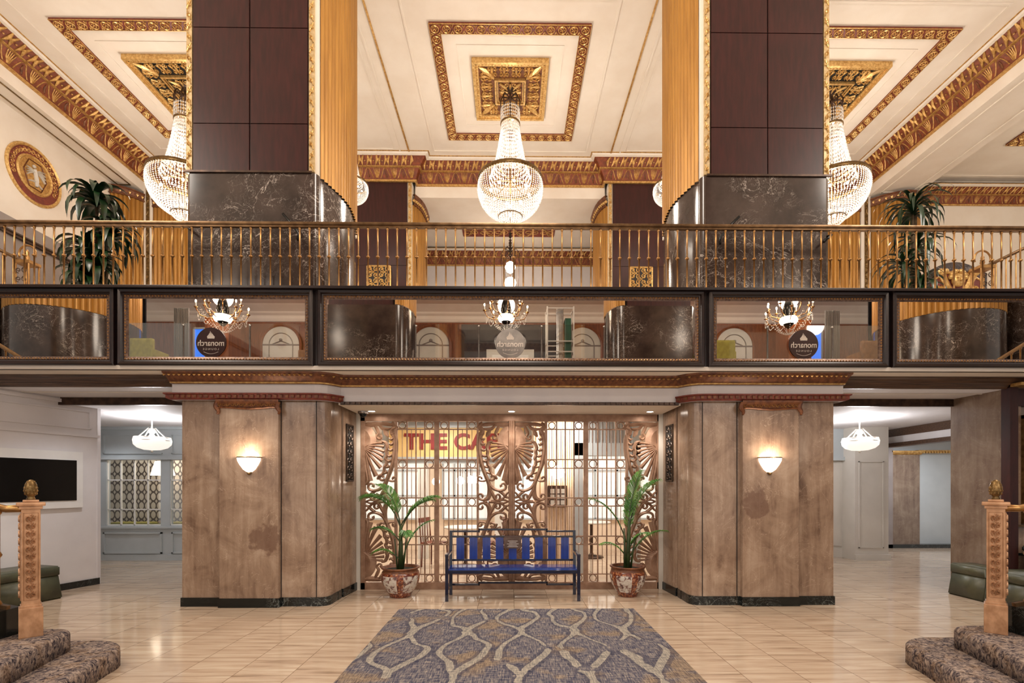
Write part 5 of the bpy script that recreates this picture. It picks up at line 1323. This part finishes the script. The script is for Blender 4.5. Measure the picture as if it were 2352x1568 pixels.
dracaena((-6.35,7.5,MZ),'large dark leaved dracaena behind the railing at the left',[(0,0,2.2,42,.60,.046),(.16,.1,1.75,38,.56,.044),(-.2,.05,1.5,36,.56,.044),(.1,-.12,1.2,36,.55,.044),(-.1,-.1,.95,32,.5,.042)],5)
dracaena((6.3,7.5,MZ),'large dracaena with a thin upright shoot behind the railing at the right',[(0,0,2.15,46,.64,.026),(.16,.1,1.65,34,.6,.028),(-.18,-.05,1.25,34,.58,.028),(.05,-.12,.95,30,.52,.028),(.05,0,2.3,5,.75,.012)],9)

# ------------------------------------------------------------------ mezzanine stair newels and rails
def mezz_newel(s, label):
    e = thing('mezzanine_stair_rail',label,'stair rail',(s*7.5,7.6,MZ),0,'ornate stair rails on the mezzanine')
    mb = MB()
    for x in (-.1,.1):
        for y in (-.08,.08): mb.lathe([(.014,0),(.014,1.25)],(x,y,0),6)
    mb.bbox(-.12,.12,-.1,.1,1.22,1.27,.008).bbox(-.12,.12,-.1,.1,.02,.08,.008)
    mb.build('newel_cage','brass',e)
    mb = MB(); fn = lambda u,v,o:(u,-.09-o,v)
    for j in range(8):
        z = .16+j*.135
        for q2 in (-1,1): mb.strap(spiral(q2*.045,z,.045,.01,q2*PI/2,q2*1.2,10),.012,fn,.014)
    mb.build('openwork','gate_dark',e)
    mb = MB(); mb.tube([(.13*math.cos(a), 0, 1.4+.13*math.sin(a)) for a in [-.4+ (PI+.8)*k/16 for k in range(17)]],.014,6); mb.lathe([(.03,1.27),(.02,1.3),(.035,1.34),(.02,1.38),(.028,1.42),(.001,1.47)],(0,0,0),10)
    mb.build('finial','brass',e)
    mb = MB(); mb.tube([(s*.1,0,1.3),(s*2.2,0,2.3)],.028,6); mb.tube([(s*.1,0,.88),(s*1.2,0,.98),(s*2.2,0,1.4)],.018,6); mb.build('handrail','brass_rail',e)
    for k in range(12):
        x = .22+.16*k; zt = 1.3+(x-.1)/2.1*1.0
        MB().lathe([(.010,0),(.010,zt*.5),(.02,zt*.5+.015),(.010,zt*.5+.03),(.010,zt)],(s*x,0,0),6).build('baluster','brass',e)
    return e
mezz_newel(-1,'ornate openwork newel and rising stair rail at the far left of the mezzanine'); mezz_newel(1,'ornate openwork newel and rising stair rail beside the arched marble panel')
# arched marble niche with gilded mask
e = thing('arched_marble_panel','arched dark marble panel with a gilded mask and scrolls, right of the plant','decorative panel',(0,0,0))
cx0, yy = 8.42, 9.05
def arch_outline(hw, z0, zs, rise, n=14): return [(cx0-hw,z0),(cx0+hw,z0)]+[(cx0+hw-2*hw*i/n, zs+rise*math.sin(PI*i/n)) for i in range(n+1)]
def arch_slab(mb, o, y0, y1):
    n = len(o); mb.add([(x,y0,z) for x,z in o]+[(x,y1,z) for x,z in o],[tuple(range(n)),tuple(range(n,2*n))]+[(i,(i+1)%n,n+(i+1)%n,n+i) for i in range(n)])
mb = MB(); arch_slab(mb,arch_outline(.60,MZ,5.55,.22),yy,yy+.25); mb.build('marble_surround','marble_dark',e)
mb = MB(); arch_slab(mb,arch_outline(.49,MZ,5.44,.17),yy-.02,yy); mb.build('maroon_panel',mat('maroon plaster',(124,66,62),(110,56,52),6,rough=.5),e)
fp = lambda u,v,o:(cx0+u,yy-.02-o,v+.31)
mb = MB(); mb.strap([(x-cx0,z) for x,z in arch_outline(.46,MZ-.25,5.10,.17)],.035,fp,.02,closed=True)
mb.ball(fp(0,4.98+.12,.03),.13,sx=1,sy=.5,seg=14,rings=10); 
for q2 in (-1,1):
    mb.ball(fp(q2*.05,5.13,.1),.02,seg=6); 
    mb.strap(catmull([(q2*.1,4.88),(q2*.2,5.0),(q2*.3,5.2)],4),[.06,.11,.14],fp,.06)
    mb.ball(fp(q2*.32,5.24,.04),.075,seg=8); mb.ball(fp(q2*.24,5.26,.04),.05,seg=8)
    mb.strap(spiral(q2*.33,4.92,.07,.015,PI/2,q2*1.2,10),.025,fp,.04); mb.strap(catmull([(q2*.2,4.82),(q2*.36,4.98),(q2*.42,4.8)],4),[.02,.04,.015],fp,.04)
    for k in range(4): a = PI/2+q2*(.3+.35*k); mb.ball(fp(.15*math.cos(a),5.12+.15*math.sin(a),.03),.045,seg=7)
mb.ball(fp(0,5.09,.1),.025,sz=1.5,seg=6)
for k in range(9): mb.ball(fp(-.36+.09*k,4.74+.02*math.sin(k*2),.02),.03,seg=6)
mb.build('gilded_mask','gold_hi',e)
# short dark handrails behind the pillars
for (pts,lab) in (([(-4.55,7.1,5.18),(-4.3,6.9,5.02),(-4.12,6.24,4.85),(-4.05,6.2,4.8)],'dark metal handrail slanting behind the railing at the left pillar'),
                  ([(-2.9,6.2,5.02),(-2.75,6.2,4.85),(-2.7,6.2,4.76),(-2.71,6.2,4.68)],'short dark handrail on the marble near the left pillar inner corner'),
                  ([(2.95,6.2,5.02),(2.78,6.2,4.85),(2.70,6.2,4.74),(2.70,6.2,4.66)],'short dark handrail on the marble near the right pillar inner corner'),
                  ([(4.55,7.1,5.18),(4.3,6.9,5.02),(4.16,6.22,4.8),(4.05,6.2,4.7)],'dark metal handrail slanting behind the railing at the right pillar')):
    o = MB().tube(pts,.016,6).build('wall_handrail','black'); tag(o,lab,'handrail')

# ------------------------------------------------------------------ lobby stairs at both sides with balustrades
def stair(s, lab1, lab2, lab3):
    e = thing('carpeted_stair',lab1,'stairs',(0 if s < 0 else .11,0,0),0,'carpeted stairs at the lobby sides')
    def carpet_step(poly, z0, z1, name='step'):
        bm = bmesh.new(); V = [bm.verts.new((s*x,y,z1)) for x,y in poly]; V2 = [bm.verts.new((s*x,y,z0)) for x,y in poly]; n = len(poly)
        bm.faces.new(V); bm.faces.new(V2[::-1])
        for i in range(n): bm.faces.new([V[i],V[(i+1)%n],V2[(i+1)%n],V2[i]])
        bmesh.ops.recalc_face_normals(bm, faces=bm.faces[:])
        te = [ed for ed in bm.edges if all(abs(v.co.z-z1) < 1e-6 for v in ed.verts)]
        bmesh.ops.bevel(bm, geom=te, offset=.04, segments=4, affect='EDGES', profile=.5); bm.verts.index_update()
        me = bpy.data.meshes.new(name); bm.to_mesh(me); bm.free(); me.materials.append(M['carpet'])
        for p in me.polygons: p.use_smooth = abs(p.normal.z) < .98
        o = bpy.data.objects.new(name, me); COL.objects.link(o); o.parent = e; return o
    def arc(cx, cy, r, a0, a1, n=7): return [(cx+r*math.cos(a0+(a1-a0)*i/n), cy+r*math.sin(a0+(a1-a0)*i/n)) for i in range(n+1)]
    carpet_step([(9.2,1.8),(9.2,4.42),(3.85,4.42)]+arc(3.72,4.02,.40,PI/2,PI,8)+[(3.25,3.75),(3.1,3.2),(2.95,2.6),(2.85,1.8)],0,.17)
    carpet_step([(9.2,1.8),(9.2,4.2),(4.1,4.2)]+arc(3.86,4.02,.18,PI/2,PI,6)+[(3.56,3.6),(3.40,3.1),(3.3,2.6),(3.25,1.8)],.17,.34)
    for k in range(3,22):
        x = 4.0+.28*(k-3) 
        yv = 3.84
        carpet_step([(9.2,1.8),(9.2,yv),(x+.06,yv)]+arc(x+.06,yv-.06,.06,PI/2,PI,3)+[(x,1.8)],.17*(k-1),.17*k)
    # sloping marble curb
    mb = MB(); P = [(4.05,.34),(4.05,.56),(4.4,.62),(9.2,3.55),(9.2,.34)]
    mb.add([(s*x,3.85,z) for x,z in P]+[(s*x,4.05,z) for x,z in P],[tuple(range(5)),tuple(range(5,10))]+[(i,(i+1)%5,5+(i+1)%5,5+i) for i in range(5)]); mb.build('marble_curb','marble_black',e)
    mb = MB(); mb.tube([(s*4.05,3.95,.575),(s*4.4,3.95,.635),(s*9.2,3.95,3.565)],.022,4); mb.build('curb_cap','brass_rail',e)
    b = thing('stair_balustrade',lab2,'balustrade',(-3.90 if s < 0 else 4.04,3.98,.34),0,'bronze stair balustrades')
    ROT = -s*PI/4; NK = .68
    mb = MB(); mb.bbox(-.105,.105,-.105,.105,0,.24,.008); mb.bbox(-.092,.092,-.092,.092,.235,.26,.006); nb = mb.build('newel_base','copper',b); nb.rotation_euler[2] = ROT; nb.scale = (NK,NK,1)
    mb = MB(); mb.bbox(-.082,.082,-.082,.082,.25,1.04,.006); mb.bbox(-.10,.10,-.10,.10,1.03,1.055,.006); mb.bbox(-.125,.125,-.125,.125,1.055,1.085,.012); mb.bbox(-.07,.07,-.07,.07,1.085,1.105,.008); nw = mb.build('newel_shaft','copper',b); nw.rotation_euler[2] = ROT; nw.scale = (NK,NK,1)
    mb = MB()
    for k in range(2):
        fn = (lambda u,v,o:(u,-.083-o,v)) if k == 0 else (lambda u,v,o:(s*(.083+o),u,v))
        mb.strap([(-.062,.30),(.062,.30),(.062,1.0),(-.062,1.0)],.008,fn,.008,closed=True)
        for j in range(11):
            z = .345+j*.061
            for q2 in (-1,1):
                mb.strap(spiral(q2*.022,z,.024,.005,q2*PI/2,q2*1.1,10),.010,fn,.024)
                mb.strap([(0,z-.03),(q2*.02,z),(q2*.042,z+.02)],[.006,.014,.004],fn,.014)
            mb.ball(fn(0,z+.03,.006),.008,seg=6,rings=4)
    mb.build('floral_relief','copper',nw)
    mb = MB(); mb.lathe([(.035,1.10),(.04,1.115),(.03,1.125),(.034,1.135),(.05,1.15),(.058,1.18),(.056,1.21),(.042,1.245),(.02,1.265),(.001,1.27)],(0,0,0),18)
    for r_ in range(5):
        for k in range(10):
            a = 2*PI*(k+.5*(r_ % 2))/10; rr = (.05,.056,.054,.046,.032)[r_]; mb.octa((rr*math.cos(a),rr*math.sin(a),1.155+r_*.023),.011,.014)
    nf = mb.build('pinecone_finial','bronze_band',b); nf.scale = (.72,.72,1)
    mb = MB(); mb.tube([(s*.06,0,1.035),(s*.2,0,1.03),(s*.42,0,1.08),(s*5.25,0,4.03)],.03,8); mb.build('handrail','brass',b)
    prof = [(.018,0),(.024,.01),(.018,.03),(.011,.045),(.011,.42),(.018,.43),(.024,.445),(.018,.46),(.011,.475),(.011,.80),(.018,.81),(.022,.82),(.014,.84)]
    for k in range(34):
        x = .23+.15*k; zb = .235+(.02 if x < .4 else (x-.4)*.61); 
        zt = (1.02 if x < .42 else 1.06+(x-.42)*.61)
        MB().lathe([(r_,zb+z/.84*(zt-zb)) for r_,z in prof],(s*x,-.03,0),8).build('baluster','brass',b)
    return e
stair(-1,'mottled carpet stairs in the lower left corner','bronze newel and balustrade at the lower left, in front of the wall screen','')
stair(1,'mottled carpet stairs in the lower right corner','bronze newel and balustrade at the lower right, in front of the marble wall','')

# ------------------------------------------------------------------ the lounge across the lobby (seen in the balcony mirrors)
def lounge_pillar(s, label):
    e = thing('lounge_pillar',label,'pillar',(0,0,0),0,'pillars at the lounge edge, seen in the mirrors')
    plan = [(-4.13,.95),(-2.6,.95),(-2.52,.93),(-2.42,.84),(-2.34,.68),(-2.3,.45),(-2.3,.1),(-2.4,-.3),(-4.26,-.3),(-4.36,.1),(-4.36,.45),(-4.3,.7)]
    P = mirror_path(plan,s); P = P[::-1]
    o = MB().ext(P,4.2,5.62,True,True).build('marble_base','marble_dark',e)
    for p in o.data.polygons: p.use_smooth = abs(p.normal.z) < .5
    o.data.set_sharp_from_angle(angle=math.radians(32))
    a, b = (-4.1,-2.66) if s < 0 else (2.66,4.1); MB().box(a,b,-.2,.92,5.62,CEIL-.02).build('panelling','wood_dark',e)
    fl = [(-2.6,.94),(-2.52,.92),(-2.42,.83),(-2.34,.67),(-2.3,.45),(-2.3,.1),(-2.4,-.3)]; fl = mirror_path(fl[::-1],s)
    MB().ext(flutes(fl,.07,.02),5.63,CEIL-.02).build('fluted_flank','ochre',e)
    return e
lounge_pillar(-1,'dark marble lounge pillar reflected in the left of the central mirror'); lounge_pillar(1,'dark marble lounge pillar reflected in the right of the central mirror')
def side_drum(s, label):
    e = thing('marble_column',label,'column',(s*10.45,.1,4.2),0,'curved marble columns reflected in the outer mirrors')
    o = MB().lathe([(.001,0),(1.25,0),(1.25,1.25),(.001,1.25)],(0,0,0),40).build('marble_base','marble_dark',e)
    o.data.set_sharp_from_angle(angle=math.radians(32))
    pts = [(1.22*math.cos(a),1.22*math.sin(a)) for a in [2*PI*k/48 for k in range(49)]]
    MB().ext(flutes(pts,.11,.035),1.26,CEIL-4.2).build('fluted_shaft','ochre',e); return e
side_drum(-1,'curved marble column with fluted top reflected in the far left mirror'); side_drum(1,'curved marble column with fluted top reflected in the far right mirror')
def side_drum2(s, label):
    e = thing('marble_column',label,'column',(s*12.7,.5,4.2),0,'curved marble columns reflected in the outer mirrors')
    o = MB().lathe([(.001,0),(1.0,0),(1.0,2.4),(.001,2.4)],(0,0,0),40).build('marble_base','marble_dark',e); o.data.set_sharp_from_angle(angle=math.radians(32))
    MB().lathe([(.95,2.4),(.95,CEIL-4.2)],(0,0,0),32).build('plaster_shaft','plaster',e)
side_drum2(-1,'outermost marble column reflected in the far left mirror'); side_drum2(1,'outermost marble column reflected in the far right mirror')
# glass balustrade with sign discs
def glass_screen(x0, x1, label):
    e = thing('glass_balustrade',label,'glass balustrade',(0,0,0),0,'glass balustrades of the lounge')
    n = max(1, round((x1-x0)/1.6)); w = (x1-x0)/n
    for i in range(n): MB().box(x0+i*w+.02,x0+(i+1)*w-.02,.60,.612,4.22,5.30).build('glass_panel','glass',e)
    for i in range(n+1): MB().lathe([(.02,4.2),(.02,5.22),(.03,5.23),(.03,5.27),(.001,5.29)],(x0+i*w,.606,0),8).build('post','steel',e)
glass_screen(-9.1,-4.5,'glass balustrade of the lounge reflected left of centre'); glass_screen(-2.2,2.2,'glass balustrade of the lounge reflected in the central mirror'); glass_screen(4.5,9.1,'glass balustrade of the lounge reflected right of centre')
def logo_disc(x, label, dm, lm):
    e = thing('sign_disc',label,'sign',(x,.64,4.84),0)
    mb = MB(); n = 40
    mb.add([(.345*math.cos(2*PI*k/n),y,.345*math.sin(2*PI*k/n)) for y in (-.015,.015) for k in range(n)],[tuple(range(n)),tuple(range(n,2*n))]+[(k,(k+1)%n,n+(k+1)%n,n+k) for k in range(n)]); mb.build('disc',dm,e)
    R = Matrix.Rotation(PI,4,'Z')@Matrix.Rotation(PI/2,4,'X')
    text_mesh('monarch',.19,lm,'lettering',e,Matrix.Translation((0,.018,-.02))@R,.003,.002,.60)
    text_mesh('L O U N G E',.062,lm,'small_lettering',e,Matrix.Translation((0,.018,-.155))@R,.002,0,.36)
    mb = MB(); fn = lambda u,v,o:(-u,.016+o,v)
    for k,(dx,h) in enumerate(((-.065,.07),(-.04,.11),(-.014,.14),(.014,.17),(.04,.12),(.065,.08))): mb.strap([(dx,.09),(dx*1.15,.09+h*.6),(dx*.9,.09+h)],[.028,.026,.004],fn,.004)
    mb.strap(catmull([(-.17,-.215),(-.08,-.25),(0,-.262),(.08,-.25),(.17,-.215)],4),.008,fn,.003)
    mb.build('crown_emblem',lm,e)
logo_disc(-6.9,'round oxblood sign disc lettered monarch lounge, reflected in the left mirror','disc','pearl'); logo_disc(0.0,'frosted silver sign disc lettered monarch, reflected in the central mirror','disc_grey','pearl'); logo_disc(6.86,'round oxblood sign disc lettered monarch lounge, reflected in the right mirror','disc','pearl')
# lounge cornice, arched openings, door, drapes
mb = MB().sweep([(14,-5.6),(-14,-5.6)],[(0,7.4),(.05,7.42),(.1,7.5),(.12,7.6),(.2,7.66),(.22,7.72),(.45,7.86),(.5,7.9)])
mb.box(-14,14,-3.4,-3.2,7.8,7.9)
struct('trim_32', mb, 'plaster')
def arch_opening(x, label):
    e = thing('arched_mirror',label,'arched panel',(x,-5.55,4.2),0,'arched panels on the lounge wall'); n = 20; R_ = .70
    def half(mb, r, z0, y0, y1):
        o = [(-r,z0),(r,z0)]+[(r*math.cos(PI*i/n),2.36+r*math.sin(PI*i/n)) for i in range(n+1)]; k = len(o)
        mb.add([(a,y0,b) for a,b in o]+[(a,y1,b) for a,b in o],[tuple(range(k)),tuple(range(k,2*k))]+[(i,(i+1)%k,k+(i+1)%k,k+i) for i in range(k)])
    mb = MB(); half(mb,R_,0,-.04,.04); mb.build('pane','panel_cream',e)
    fn = lambda u,v,o:(-u,.04+o,v)
    mb = MB(); mb.strap([(-R_,0)]+[(-R_*math.cos(PI*i/n),2.36+R_*math.sin(PI*i/n)) for i in range(n+1)]+[(R_,0)],.09,fn,.06); mb.build('arch_frame','wood_lounge',e)
    mb = MB(); mb.strap([(-.42*math.cos(PI*i/n),2.36+.42*math.sin(PI*i/n)) for i in range(n+1)],.03,fn,.03); mb.strap([(-R_,2.36),(R_,2.36)],.05,fn,.03); mb.strap([(-.42,0),(-.42,2.36)],.03,fn,.03); mb.strap([(.42,0),(.42,2.36)],.03,fn,.03)
    mb.strap([(-.3,2.38),(0,2.5),(.3,2.38)],.04,fn,.03); mb.ball(fn(0,2.53,.02),.06,seg=8); mb.build('muntins','dado',e)
for x,l in ((-8.2,'arched panel reflected at the right of the second mirror'),(-2.85,'arched panel reflected left of the grey sign disc'),(2.6,'arched panel reflected right of the lift platform'),(8.1,'arched panel reflected at the left of the fourth mirror')): arch_opening(x,l)
e = thing('lounge_doors','pale double doors in a dark surround reflected behind the silver disc','door',(0,-5.5,4.2))
MB().box(-1.75,1.75,-.02,.02,0,3.1).build('surround','curtain_dark',e)
for x in (-1,1):
    d = MB().box(min(x*.01,x*.85),max(x*.01,x*.85),.02,.07,0,2.2).build('door_leaf','panel_cream',e); mb = MB(); mb.box(min(x*.2,x*.65),max(x*.2,x*.65),.07,.08,.2,2.0); mb.build('door_panel','white',d)
for k,(x0,x1,m) in enumerate(((-10.25,-9.8,'curtain'),(-8.8,-8.45,'curtain'),(8.4,8.75,'curtain'),(9.75,10.2,'curtain'),(-11.6,-11.1,'curtain_dark'),(11.1,11.6,'curtain_dark'))):
    mb = MB(); P = [(x0+(x1-x0)*i/60, -3.0+.05*math.sin(i*1.1)) for i in range(61)]; mb.ext(P,4.2,6.95 if m == 'curtain' else 7.8,smooth=True); o = mb.build('drape',m)
    tag(o,('grey drape reflected beside the blue window left of the left disc','grey drape reflected just right of the left sign disc','grey drape reflected just left of the right sign disc','grey drape reflected beyond the right sign disc','dark drape reflected at the left edge of the second mirror','dark drape reflected at the right edge of the fourth mirror')[k],'drape')
for s,l in ((-1,'blue lit window reflected beside the left sign disc'),(1,'blue lit window reflected beside the right sign disc')):
    e = thing('blue_window',l,'window',(s*9.6,-3.3,4.2)); MB().box(-.22,.22,-.02,.0,0,2.2).build('pane','glow_blue',e); MB().box(-.27,-.22,-.04,.04,0,2.25).box(.22,.27,-.04,.04,0,2.25).box(-.27,.27,-.04,.04,2.2,2.25).build('frame','panel_blue',e)
for s,l in ((-1,'walnut clad block reflected behind the left sign disc'),(1,'walnut clad block reflected behind the right sign disc')):
    o = MB().bbox(s*8.4-.34,s*8.4+.34,-2.7,-2.05,4.2,6.34,.01).build('walnut_column','wood_lounge'); tag(o,l,'column')
def candle_chandelier(x, y, z, label, src=None):
    if src: return dup(src,(x,y,z),.4,label)
    e = thing('candle_chandelier',label,'chandelier',(x,y,z),0,'candle chandeliers of the lounge')
    mb = MB().lathe([(.001,7.9-z),(.12,7.9-z),(.1,7.84-z),(.02,7.8-z),(.02,.5),(.08,.45),(.13,.3),(.16,.1),(.1,-.1),(.16,-.2),(.05,-.32),(.001,-.36)],(0,0,0),14)
    for k in range(12):
        a = 2*PI*k/12; ca, sa = math.cos(a), math.sin(a); r = .62 if k % 2 else .5; h = .0 if k % 2 else .16
        mb.tube([(.1*ca,.1*sa,-.05),(r*.5*ca,r*.5*sa,-.18+h),(r*.85*ca,r*.85*sa,-.12+h),(r*ca,r*sa,.05+h)],.014,5,1)
        mb.lathe([(.012,0),(.05,.03),(.05,.04),(.012,.045)],(r*ca,r*sa,.05+h),8,1)
    mb.build('arms',['black','brass'],e)
    bt = MB().lathe([(.016,.04),(.016,.15)],(0,0,0),6).build('candle_tube','panel_cream',e); bl = MB().ball((0,0,.19),.022,sz=1.9,seg=6).build('bulb','bulb',e)
    for k in range(12):
        a = 2*PI*k/12; ca, sa = math.cos(a), math.sin(a); r = .62 if k % 2 else .5; h = .0 if k % 2 else .16
        for o in (bt, bl):
            c = o if k == 0 else o.copy()
            if k: COL.objects.link(c); c.parent = e
            c.location = (r*ca,r*sa,.05+h)
    mb = MB()
    for k in range(12):
        a0, a1 = 2*PI*k/12, 2*PI*(k+1)/12
        for i in range(13):
            t = i/12; a = a0+(a1-a0)*t; r = .58; mb.octa((r*math.cos(a),r*math.sin(a),.0-.22*math.sin(PI*t)),.014,.018)
            mb.octa((.55*(1-t)*math.cos(a0),.55*(1-t)*math.sin(a0),-.05-.45*math.sin(PI/2*t)),.014,.02)
    mb.build('crystal_swags','crystal',e); 
    mb = MB().lathe([(.001,-.02),(.2,-.04),(.24,-.12),(.2,-.2),(.001,-.26)],(0,0,0),14).build('light_bowl','bulb_soft',e); return e
cc = candle_chandelier(-7.9,-1.5,6.25,'candle chandelier reflected above the left sign disc')
candle_chandelier(-.12,-2.0,6.45,'candle chandelier reflected above the silver sign disc',cc); candle_chandelier(7.75,-1.5,6.25,'candle chandelier reflected above the right sign disc',cc)
# small furniture of the lounge
def lounge_chair(x,y,rz,label,m):
    e = thing('lounge_chair',label,'armchair',(x,y,4.2),rz,'lounge chairs seen in the mirrors'); e.scale = (.72,.72,1)
    MB().bbox(-.35,.35,-.32,.3,.18,.45,.05).build('seat',m,e); MB().bbox(-.38,.38,-.42,-.28,.15,.88,.06).build('backrest',m,e)
    for s in (-1,1): MB().bbox(s*.38-.06,s*.38+.06,-.35,.3,.15,.62,.04).build('armrest',m,e)
    for a in (-.3,.3):
        for b in (-.26,.24): MB().lathe([(.015,0),(.025,.18)],(a,b,0),6).build('leg','wood_dark',e)
lounge_chair(-8.85,-.1,3.14,'olive yellow lounge chair reflected at the left of the second mirror','chair_yellow'); lounge_chair(5.2,-.1,3.14,'olive yellow lounge chair reflected at the left of the fourth mirror','chair_yellow'); lounge_chair(8.85,-.1,3.14,'tan lounge chair reflected at the right of the fourth mirror','chair_brown'); lounge_chair(-5.3,-1.1,3.0,'tan lounge chair reflected at the right of the second mirror','chair_brown')
# work platform lift
e = thing('lift_platform','white and green vertical work lift reflected right of the silver sign disc','work lift',(1.45,-2.3,4.2))
mb = MB()
for x in (-.38,.38):
    for y in (-.25,.25): mb.bbox(x-.02,x+.02,y-.02,y+.02,.3,2.5,.004)
for z in (1.2,1.5,.85,2.45):
    for y in (-.25,.25): mb.bbox(-.38,.38,y-.015,y+.015,z-.015,z+.015,.003)
    for x in (-.38,.38): mb.bbox(x-.015,x+.015,-.25,.25,z-.015,z+.015,.003)
mb.build('guard_rail','white',e); MB().bbox(-.42,.42,-.32,.32,.1,.32,.02).build('base','white',e)
MB().bbox(-.1,.1,-.1,.1,.3,2.5,.01).bbox(-.06,.06,.1,.14,.3,2.3,.005).build('mast','steel',e); MB().bbox(.14,.32,-.15,.15,.9,2.2,.02).build('control_box','green',e)
for a in (-.32,.32):
    for b in (-.28,.28): MB().lathe([(.001,-.03),(.06,-.03),(.06,.03),(.001,.03)],(0,0,0),12).build('wheel','black',e).location = (a,b,.06)
# ------------------------------------------------------------------ light
WARM = (1,.80,.60); MID = (1,.9,.79); COOL = (.95,.96,1.0)
for x in (-6.67,0,6.67):
    plight('chandelier_light',(x,10.0,7.55),135,MID,.35); plight('chandelier_top_light',(x,10.0,8.55),25,MID,.15)
for x in (-3.43,3.47): plight('small_chandelier_light',(x,10.5,7.95),22,MID,.15)
for x in (-6.67,0,6.67): plight('front_fill_light',(x,3.8,7.4),420,MID,.8)  # added fill without fixtures, standing in for unseen chandeliers nearer the camera
plight('right_bay_light',(12.5,9.0,8.0),60,MID,.3)
plight('rear_hall_light',(0,14.6,7.8),60,MID,.2)
for x,y in ((-7.9,-1.5),(-.12,-2.0),(7.75,-1.5)): plight('lounge_chandelier_light',(x,y,6.7),130,WARM,.25)
for x in (X(855,6.95),X(1175,6.95),X(1494,6.95)): slight('gate_downlight',(x,6.95,2.6),27,(1,.9,.8),.03,120,.7)
for x in (-3.32,3.34): plight('sconce_light',(x,6.08,1.93),8,WARM,.05)
for x in (X(356,8.6),X(1981,8.6)): plight('corridor_light',(x,8.6,2.42),62,COOL,.12)
for x,y in ((-2.5,9.5),(0,10.0),(2.6,9.8)): alight('cafe_ceiling_light',(x,y,2.75),42,(1,.97,.92),.8,.8)
for x in (-1.2,.9): alight('cafe_sign_fill',(x,8.1,2.75),26,(1,.95,.88),.5,.5)  # added fill to brighten the sign board from the front, no fixture
alight('window_seat_light',(-7.5,10.6,2.6),12,MID,1.5,.3)
alight('far_corridor_light',(9.5,10.6,2.6),45,COOL,.8,.8)
for x in (-5,0,5): alight('entrance_fill_light',(x,-.9,3.98),170,(1,.91,.82),4.4,1.6)  # broad fill added from the camera side, no fixtures under the lounge slab
for x in (-5.6,5.6): slight('soffit_fill_spot',(x,6.8,2.83),60,COOL,.08,140,.8)  # added fill for the dim lobby side walls, no fittings here
for x in (-8.0,-6.0): slight('corridor_fill_spot',(x,9.4,2.75),40,COOL,.08,140,.8)  # cool fill added to the left corridor, without fittings
for x in (-8,0,8): alight('lounge_fill_light',(x,-3.5,7.75),60,(1,.93,.85),3,1,(0,0,0))  # added to brighten the reflected lounge; no cove is built
plight('right_corridor_light',(5.6,9.2,2.5),30,COOL,.1)
w = bpy.data.worlds.new('World'); scn.world = w; w.use_nodes = True
w.node_tree.nodes['Background'].inputs[0].default_value = (1,0.93,0.86,1)
w.node_tree.nodes['Background'].inputs[1].default_value = 0.7
scn.view_settings.view_transform = 'Standard'; scn.view_settings.look = 'None'; scn.view_settings.gamma = 1
scn.view_settings.use_curve_mapping = False
scn.view_settings.exposure = 0.25
